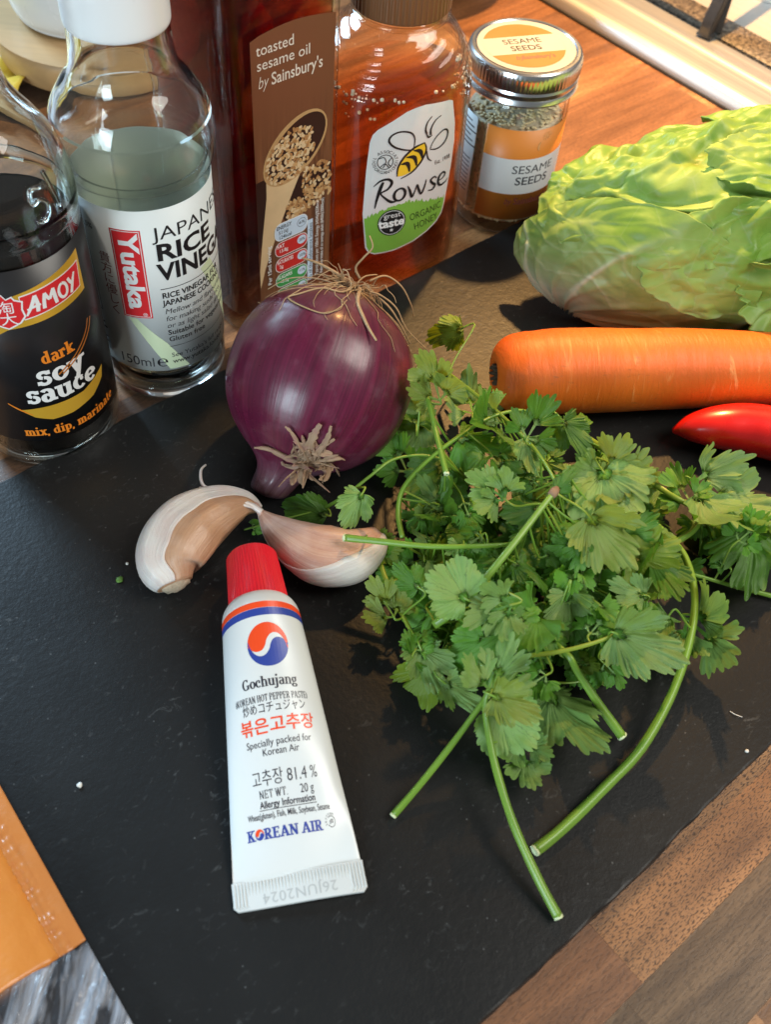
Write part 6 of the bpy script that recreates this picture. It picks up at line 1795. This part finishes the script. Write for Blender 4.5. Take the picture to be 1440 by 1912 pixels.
# leaves: (base x, base y, tip x, tip y, z mm, mesh, face: how far the leaf faces the viewer, underside up)
LEAVES = [
    (866, 612, 782, 634, 26, 6, .6, 0), (822, 748, 792, 640, 50, 1, .9, 1), (792, 788, 716, 836, 22, 2, .8, 1), (778, 792, 772, 704, 26, 6, .5, 0), (858, 818, 972, 856, 37, 0, .6, 0),
    (935, 788, 846, 800, 34, 1, .5, 0), (944, 932, 868, 880, 45, 0, .9, 1), (918, 850, 956, 902, 40, 3, .6, 0), (830, 872, 768, 950, 24, 2, .6, 0), (806, 952, 752, 992, 20, 5, .4, 0),
    (800, 940, 872, 985, 26, 3, .4, 0), (866, 938, 892, 1004, 34, 4, .5, 0), (985, 818, 1032, 738, 50, 5, .8, 0), (982, 816, 1002, 896, 48, 6, .8, 1), (1000, 900, 955, 868, 40, 5, .6, 0),
    (884, 772, 866, 706, 16, 5, .4, 1), (676, 922, 640, 992, 31, 0, 1.0, 1), (612, 962, 506, 934, 13, 6, .4, 0), (1050, 786, 1106, 850, 42, 0, .7, 0), (1070, 800, 1112, 772, 30, 5, .5, 0),
    (1128, 880, 1182, 985, 50, 2, .8, 1), (1128, 882, 1062, 950, 47, 1, .6, 1), (1130, 878, 1248, 900, 48, 6, .5, 1), (1102, 966, 1196, 1066, 55, 0, 1.0, 1), (1104, 964, 1062, 1032, 44, 4, .6, 0),
    (1298, 900, 1438, 984, 33, 0, .7, 1), (1288, 934, 1252, 872, 30, 6, .5, 0), (1308, 974, 1336, 1058, 15, 0, .3, 0), (1408, 986, 1414, 1106, 22, 1, .5, 0), (1400, 990, 1340, 1050, 20, 4, .4, 0),
    (1214, 1040, 1268, 1118, 34, 0, .6, 0), (1180, 1036, 1278, 1092, 40, 2, .7, 0), (1076, 1052, 1128, 1132, 34, 3, .4, 0), (1204, 1112, 1132, 1086, 40, 1, .6, 1), (1284, 1156, 1394, 1250, 19, 0, .8, 1),
    (870, 1118, 790, 1066, 46, 2, 1.0, 1), (782, 1098, 732, 1048, 28, 0, .6, 0), (736, 1152, 686, 1070, 16, 4, .5, 1), (956, 1128, 862, 1164, 46, 1, .9, 1), (958, 1156, 1000, 1092, 40, 5, .6, 0),
    (906, 1194, 846, 1256, 30, 2, .5, 0), (786, 1212, 822, 1308, 24, 1, .8, 1), (802, 1248, 742, 1340, 13, 3, .5, 0), (832, 1276, 896, 1330, 22, 1, .7, 1), (918, 1292, 958, 1186, 38, 4, .8, 1),
    (922, 1300, 1018, 1344, 41, 0, 1.0, 1), (932, 1326, 1000, 1404, 26, 2, .7, 1), (976, 1388, 990, 1486, 12, 0, .6, 1), (776, 1214, 802, 1160, 24, 5, .6, 0), (1062, 1108, 1048, 1210, 40, 0, .8, 1),
    (1030, 1296, 1090, 1430, 15, 3, .6, 1), (1148, 1182, 1292, 1238, 40, 0, .9, 1), (1130, 1238, 1176, 1290, 22, 5, .6, 0), (1080, 1246, 1118, 1294, 16, 3, .5, 0), (1102, 1184, 1154, 1124, 36, 1, .7, 0),
    (1206, 1168, 1158, 1122, 36, 2, .6, 0), (1010, 1180, 1072, 1220, 30, 1, .6, 0), (1180, 1190, 1140, 1240, 34, 0, .7, 1), (770, 1230, 816, 1190, 22, 3, .5, 0), (1226, 1010, 1160, 1048, 40, 3, .6, 0),
    (1040, 920, 1072, 872, 57, 6, .7, 0), (846, 1230, 905, 1290, 20, 5, .5, 0), (960, 1050, 1030, 1090, 44, 5, .6, 0), (1010, 950, 930, 960, 38, 0, .4, 0), (900, 1000, 840, 1040, 34, 3, .5, 0),
    (1250, 1150, 1200, 1200, 32, 1, .6, 1), (700, 1010, 742, 1062, 16, 6, .6, 0), (1020, 1260, 960, 1300, 26, 0, .6, 0), (1380, 1010, 1440, 960, 26, 3, .5, 0), (470, 985, 508, 974, 8, 5, .2, 0),
    (1160, 1000, 1230, 960, 42, 1, .6, 0), (1090, 1010, 1010, 1040, 46, 1, .7, 0), (1000, 1150, 930, 1200, 38, 3, .6, 0), (1120, 1130, 1180, 1180, 38, 4, .6, 0), (760, 880, 720, 790, 14, 3, .4, 0),
]
fr_ = random.Random(77)
for i in range(110):
    a = fr_.uniform(0, 2 * PI); q = math.sqrt(fr_.random())
    x = 1000 + 250 * q * math.cos(a); y = 1060 + 205 * q * math.sin(a); b = fr_.uniform(0, 2 * PI); ln = fr_.uniform(50, 88)
    LEAVES.append((x, y, x + ln * math.cos(b), y + ln * math.sin(b), (10 + 26 * (1 - q)) * fr_.uniform(.6, 1.2), fr_.randrange(11), fr_.uniform(.1, .7), 0))
for i in range(58):
    a = fr_.uniform(0, 2 * PI); q = math.sqrt(fr_.random())
    x = 1010 + 235 * q * math.cos(a); y = 1050 + 200 * q * math.sin(a); b = fr_.uniform(0, 2 * PI); ln = fr_.uniform(42, 74)
    LEAVES.append((x, y, x + ln * math.cos(b), y + ln * math.sin(b), (22 + 22 * (1 - q)) * fr_.uniform(.8, 1.1), fr_.randrange(11), fr_.uniform(.4, .95), int(fr_.random() < .4)))
for i in range(8):
    x = fr_.uniform(1300, 1420); y = fr_.uniform(960, 1060); b = fr_.uniform(0, 2 * PI); ln = fr_.uniform(50, 85)
    LEAVES.append((x, y, x + ln * math.cos(b), y + ln * math.sin(b), fr_.uniform(9, 18), fr_.randrange(11), fr_.uniform(.1, .6), 0))
GROUP = 'coriander sprigs piled on the board'
sprigs = []
for label, rad, pp in SPR:
    W3 = curve_pts([at(x, y, z / 1000) for x, y, z in pp], 6)
    for p in W3: p.z = max(p.z, BZ + rad / 1000)
    org = W3[0].copy(); org.z = BZ
    sp_ = empty('coriander_sprig', org, label, 'coriander', group=GROUP)
    n = len(W3); rr = rad / 1000
    R3 = [rr * (1 - 0.45 * i / n) for i in range(n)]
    fr = frames(W3); rings = []
    R3 = [q * (1 + .10 * noise.noise(W3[i] * 130)) for i, q in enumerate(R3)]
    for i, (p, t_, n_, b_) in enumerate(fr):
        rings.append([p - org + (n_ * math.cos(2 * PI * k / 12) + b_ * math.sin(2 * PI * k / 12)) * R3[i] * (1 + 0.10 * math.cos(2 * PI * k / 12 * 4)) for k in range(12)])
    obj('stem', loft_uv(rings), M_STEM, sp_)
    d = (W3[0] - W3[1]).normalized()
    if 'cut' in label or 'stub' in label or 'upright' in label:
        fr0 = fr[0]
        ring = lambda off, k_: [W3[0] - org + d * (off + 0.0003 * fr_.random()) + (fr0[2] * math.cos(2 * PI * k / 12) + fr0[3] * math.sin(2 * PI * k / 12)) * R3[0] * k_ for k in range(12)]
        obj('cut_end', loft([ring(-0.0004, 1.06), ring(0.0003, 1.04), ring(0.0005, 0.7), ring(-0.0002, 0.25)]), M_CUT, sp_)
    if 'jointed' in label:
        i = n - 8; q = W3[i] - org
        obj('brown_sheath', tube_bm([W3[i - 1] - org, q, W3[i + 1] - org, W3[i + 2] - org], [.0012, .0016, .0017, .0012], 10), M_NODE, sp_)
    sprigs.append((sp_, org, [(x, y) for x, y, z in pp], W3))
def seg_d(p, a, b):
    ax, ay = b[0] - a[0], b[1] - a[1]; L = ax * ax + ay * ay
    t = max(0, min(1, ((p[0] - a[0]) * ax + (p[1] - a[1]) * ay) / L)) if L else 0
    return math.hypot(p[0] - a[0] - ax * t, p[1] - a[1] - ay * t)
lr = random.Random(5)
for (bx, by, tx, ty, z, mi, face, under) in LEAVES:
    z = max(z / 1000, BZ + 0.0015)
    best = min(range(len(sprigs)), key=lambda k: min(seg_d((bx, by), a, b) for a, b in zip(sprigs[k][2], sprigs[k][2][1:])))
    sp_, org, _, W3 = sprigs[best]
    p = at(bx, by, z)
    dep = (p - cC).dot(cF)
    nrm = (Vector((0, 0, 1)) * (1 - face) + (cC - p).normalized() * face + Vector((lr.gauss(0, .28), lr.gauss(0, .28), lr.gauss(0, .1)))).normalized()
    L = math.hypot(tx - bx, ty - by)
    di = cR * ((tx - bx) / L) - cU * ((ty - by) / L)
    view = (cC - p).normalized()
    lam = -di.dot(nrm) / max(0.25, view.dot(nrm))
    d = di + view * lam
    ln = L * dep / FPX * min(d.length, 1.5)
    d.normalize()
    # keep the tip above the board
    tipz = p.z + d.z * ln
    if tipz < BZ + 0.002:
        d.z += (BZ + 0.002 - tipz) / ln; d.normalize()
    zax = (nrm - d * nrm.dot(d)).normalized()
    if under: zax = -zax
    xax = d.cross(zax)
    o = link_mesh('leaf', LV[mi], sp_)
    M = Matrix(((xax.x, d.x, zax.x), (xax.y, d.y, zax.y), (xax.z, d.z, zax.z)))
    o.location = p - org
    o.rotation_euler = M.to_euler()
    w = lr.uniform(.88, 1.08)
    if lr.random() < 0.5 and mi != 2: o.data = LV[lr.randrange(11, 17)]
    o.scale = (ln * w * .95, ln * .98, ln)
    # stalk to the nearest point of its stem
    q = min(W3, key=lambda v: (v - p).length)
    if (q - p).length < 0.05 and (q - p).length > 0.002:
        mid = (p + q) / 2 + Vector((lr.gauss(0, .002), lr.gauss(0, .002), lr.uniform(-.002, .003)))
        pts = curve_pts([p - org + d * ln * 0.05, p - org - d * min(ln * .25, (q - p).length * .3), (p * .35 + q * .65) - org - d * .001, q - org], 4)
        for v in pts: v.z = max(v.z, 0.0007)
        obj('leaf_stalk', loft_uv([[v + (n_ * math.cos(2 * PI * k / 6) + b_ * math.sin(2 * PI * k / 6)) * .00040 for k in range(6)] for v, t_, n_, b_ in frames(pts)]), M_STEM, sp_)
# ================================================================== BACKGROUND AND SMALL THINGS
M_CERAMIC = plain('white_glazed_ceramic', (0.70, 0.71, 0.70), 0.28, 0.04, 25, Coat_Weight=0.2)
def turned_wood(name, col):
    t = NT(name)
    P_ = t.coord(); g = t.noise(t.mapping(P_, (20, 160, 60)), 1.0, 4, 0.6, 0.6)
    t.set(Base_Color=t.mix(g, tuple(c * 0.7 for c in col), tuple(min(1, c * 1.2) for c in col)), Roughness=0.48)
    t.bump(g, 0.12, 0.0004)
    return t.m
tc = at(192, 112, 0.0); tc.z = 0
ws = empty('wooden_stand', (tc.x, tc.y, 0), 'round pale wooden stand behind the vinegar bottle', 'stand')
autosmooth(obj('disc', lathe(smooth_prof([(0, .008), (.044, .008), (.0530, .0085), (.0555, .011), (.0570, .017), (.0570, .023), (.0555, .0262), (.0530, .0268), (0, .0268)], 3), 80), turned_wood('beech_wood', (0.46, 0.28, 0.12)), ws), 50)
for k in range(3):
    a = 2 * PI * k / 3 + .4
    f_ = autosmooth(obj('foot', lathe([(0, 0), (.0075, 0), (.009, .002), (.0095, .0079), (0, .0079)], 24), turned_wood('beech_foot', (0.42, 0.25, 0.11)), ws), 50)
    f_.location = (.034 * math.cos(a), .034 * math.sin(a), .0003)
wp = empty('ceramic_pot', (ws.location.x - .006, ws.location.y + .006, .0270), 'white ceramic pot standing on the round wooden stand', 'pot')
prof_ = smooth_prof([(0, .001), (.034, .0008), (.0385, .003), (.0415, .010), (.0435, .030), (.0440, .060), (.0435, .095), (.0420, .100), (.0400, .098), (.0400, .060), (.0385, .012), (.034, .006), (0, .0055)], 4)
obj('pot_body', lathe(prof_, 80), M_CERAMIC, wp)
M_PBAG = plain('yellow_plastic_film', (0.62, 0.42, 0.05), 0.3, 0.2, 60, 0.3)
yb = empty('yellow_wrapper', at(-20, 170, 0.001), 'crumpled yellow wrapper lying behind the wooden stand at the left edge', 'wrapper')
bm = bmesh.new(); G = []
for i in range(25):
    row = []
    for j in range(17):
        x, y = -.075 + .10 * i / 24, -.02 + .10 * j / 16
        row.append(bm.verts.new((x + .004 * noise.noise(Vector((x * 60, y * 60, 1))), y, .002 + .030 * abs(noise.noise(Vector((x * 22, y * 22, 4)))) + .010 * abs(noise.noise(Vector((x * 70, y * 70, 8)))))))
    G.append(row)
for i in range(24):
    for j in range(16): bm.faces.new((G[i][j], G[i + 1][j], G[i + 1][j + 1], G[i][j + 1]))
o = obj('film', bm, M_PBAG, yb); s = o.modifiers.new('thick', 'SOLIDIFY'); s.thickness = 0.0003
bw = at(845, 36, 0.0)
wb = empty('wooden_bowl', (bw.x - .022, bw.y + .052, 0), 'brown turned wooden bowl at the top edge behind the honey', 'bowl')
bprof = smooth_prof([(0, .001), (.028, .0006), (.033, .003), (.044, .014), (.055, .032), (.0605, .052), (.0610, .0545), (.0585, .054), (.052, .034), (.040, .016), (.028, .008), (0, .007)], 5)
obj('bowl_body', lathe(bprof, 90), turned_wood('acacia_wood', (0.26, 0.10, 0.035)), wb)

# ---- packet at the lower left: orange printed film and a clear window
def film_mat(name, col, rough, trans=0.0):
    t = NT(name)
    f = t.noise(t.coord(), 40, 4)
    t.set(Base_Color=t.mix(f, tuple(c * .9 for c in col), col), Roughness=rough, Coat_Weight=0.35, Coat_Roughness=0.15)
    t.bump(t.math('ADD', t.noise(t.coord(), 28, 2, 0.5, 0.6), t.math('MULTIPLY', t.noise(t.coord(), 130, 3), 0.2)), 0.55, 0.006)
    return t.m
M_OFILM = film_mat('orange_film', (0.72, 0.25, 0.04), 0.38)
M_OFILM2 = film_mat('orange_film_seal', (0.60, 0.21, 0.05), 0.30)
PZ = 0.020
pk_e0 = at(-60, 1362, PZ); pk_e1 = at(150, 1738, PZ); pk_e2 = at(262, 1940, PZ)
ed = (pk_e2 - pk_e0); ed.z = 0; plen = ed.length; ed.normalize(); pn = Vector((ed.y, -ed.x, 0))
if pn.x > 0: pn = -pn
pk = empty('food_packet', (pk_e0.x, pk_e0.y, BZ), 'orange plastic food packet with clear window at the lower left', 'packet')
vcut = (pk_e1 - pk_e0).dot(ed)
slope = (at(0, 1850, PZ) - pk_e1); sl_v, sl_u = slope.dot(ed), slope.dot(pn)
cut = lambda u: vcut + sl_v / sl_u * u
def pk_z(u, v):
    """u: in from the right edge, v: along the edge"""
    b = 1 - math.exp(-max(0, u - .006) / .018)
    z = .0055 + .0100 * b + .0042 * noise.noise(Vector((u * 42, v * 30, 3))) * b + .0007 * noise.noise(Vector((u * 130, v * 60, 5)))
    if .006 < u < .0095: z -= .0008
    z += .0005 * noise.noise(Vector((u * 300, v * 90, 2))) * (1 if u < .012 else .3)
    if .0045 < u < .0085: z += .0006 * noise.noise(Vector((u * 40, v * 420, 6))) + .0004
    if v > cut(u): z += .0016 * noise.noise(Vector((u * 190, v * 16, 7))) + .0007 * abs(noise.noise(Vector((u * 420, v * 60, 9))))
    return z
def pk_sheet(name, u0, u1, f0, f1, mat, nu, nv, dz=0.0):
    bm = bmesh.new(); top = []; bot = []
    for i in range(nu + 1):
        u = u0 + (u1 - u0) * i / nu; rt = []; rb = []
        a, b = f0(u), f1(u)
        for j in range(nv + 1):
            v = a + (b - a) * j / nv
            p = ed * v + pn * u
            rt.append(bm.verts.new((p.x, p.y, pk_z(u, v) + dz))); rb.append(bm.verts.new((p.x, p.y, max(.0004, pk_z(u, v) + dz - .0006 - (.010 if u > .012 and name != 'clear_window' else 0) * min(1, (u - .006) / .01)))))
        top.append(rt); bot.append(rb)
    for i in range(nu):
        for j in range(nv):
            bm.faces.new((top[i][j], top[i + 1][j], top[i + 1][j + 1], top[i][j + 1])); bm.faces.new((bot[i][j], bot[i][j + 1], bot[i + 1][j + 1], bot[i + 1][j]))
    for i in range(nu):
        for j in (0, nv): bm.faces.new((top[i][j], top[i + 1][j], bot[i + 1][j], bot[i][j]))
    for j in range(nv):
        for i in (0, nu): bm.faces.new((top[i][j], top[i][j + 1], bot[i][j + 1], bot[i][j]))
    return obj(name, bm, mat, pk)
pk_sheet('printed_film', .0081, .13, lambda u: -.02, cut, M_OFILM, 50, 60)
pk_sheet('side_seal', 0.0, .0083, lambda u: -.02, cut, M_OFILM2, 14, 160)
M_CLEAR = NT('clear_film')
tr_ = M_CLEAR.n('ShaderNodeBsdfTransparent'); tr_.inputs[0].default_value = (0.80, 0.82, 0.86, 1)
M_CLEAR.set(Base_Color=(0.50, 0.51, 0.55), Roughness=0.10, Coat_Weight=0.6, Coat_Roughness=0.05)
mx_ = M_CLEAR.n('ShaderNodeMixShader'); glint_streaks = M_CLEAR.noise(M_CLEAR.mapping(M_CLEAR.coord(), (110, 14, 30), rot=(0, 0, -math.atan2(ed.y, ed.x))), 1.0, 4, 0.6, 1.0)
M_CLEAR.l(M_CLEAR.ramp(glint_streaks, [(0.42, 0.06), (0.60, 0.9)]), mx_.inputs[0]); M_CLEAR.l(tr_.outputs[0], mx_.inputs[1]); M_CLEAR.l(M_CLEAR.b.outputs[0], mx_.inputs[2]); M_CLEAR.l(mx_.outputs[0], M_CLEAR.out.inputs[0])  # pale streaks mixed in as painted glints along the crinkles
M_CLEAR.bump(M_CLEAR.noise(M_CLEAR.mapping(M_CLEAR.coord(), (130, 16, 60), rot=(0, 0, -math.atan2(ed.y, ed.x))), 1.0, 4, 0.6, 0.8), 0.9, 0.006)
pk_sheet('clear_window', 0.0, .13, lambda u: cut(u) + .0002, lambda u: plen + .03, M_CLEAR.m, 130, 40)
def food_mat():
    t = NT('pale_noodles')
    n = t.noise(t.mapping(t.coord(), (60, 200, 60)), 1.0, 3)
    t.set(Base_Color=t.mix(n, (0.06, 0.055, 0.065), (0.40, 0.34, 0.33)), Roughness=0.5); t.bump(n, 0.5, 0.002)
    return t.m
bm = bmesh.new(); G = []
for i in range(31):
    row = []
    u = .028 + .10 * i / 30
    for j in range(21):
        v = cut(u) - .01 + (plen + .03 - cut(u) + .01) * j / 20
        p = ed * v + pn * u; e_ = min(1, i / 6)
        row.append(bm.verts.new((p.x, p.y, .0006 + (pk_z(u, v) - .0032) * e_)))
    G.append(row)
for i in range(30):
    for j in range(20): bm.faces.new((G[i][j], G[i + 1][j], G[i + 1][j + 1], G[i][j + 1]))
obj('contents', bm, food_mat(), pk)

# ---- crumbs and scraps on the board
def crumb(name, x, y, sz, mat, label, cat, flat=.5, seed=1):
    bm = bmesh.new()
    bmesh.ops.create_icosphere(bm, subdivisions=2, radius=sz)
    for v in bm.verts:
        v.co = v.co * (1 + .35 * noise.noise(v.co * (1.2 / sz) + Vector((seed, 0, 0)))); v.co.z *= flat
    o = obj(name, bm, mat, None)
    p = at(x, y, BZ + sz * flat * .8); o.location = p; o.rotation_euler = (0, 0, seed)
    return tag(o, label, cat)
M_CRUMB = plain('white_crumb', (0.75, 0.73, 0.68), 0.7)
crumb('crumb', 148, 1466, .0009, M_CRUMB, 'white crumb on the dark board left of the tube', 'crumb', .7, 2)
crumb('crumb', 237, 1052, .0006, M_CRUMB, 'tiny white speck beside the left garlic clove', 'crumb', .6, 5)
crumb('crumb', 1396, 1402, .0007, M_CRUMB, 'tiny white crumb on the lower right edge of the board', 'crumb', .7, 7)
crumb('leaf_scrap', 223, 1082, .0014, plain('green_scrap', (0.10, 0.22, 0.03), 0.5), 'small green herb scrap left of the garlic', 'leaf scrap', .35, 4)
pts = curve_pts([at(1364, 1328, BZ + .0004), at(1374, 1334, BZ + .0008), at(1387, 1339, BZ + .0004)], 5)
bo_ = pts[0].copy()
tag(obj('fibre', tube_bm([p - bo_ for p in pts], .00013, 5), M_CRUMB, None), 'fine white fibre on the board at the right', 'fibre').location = bo_
# ------------------------------------------------------------------ tidy up
bpy.data.objects.remove(_tobj)
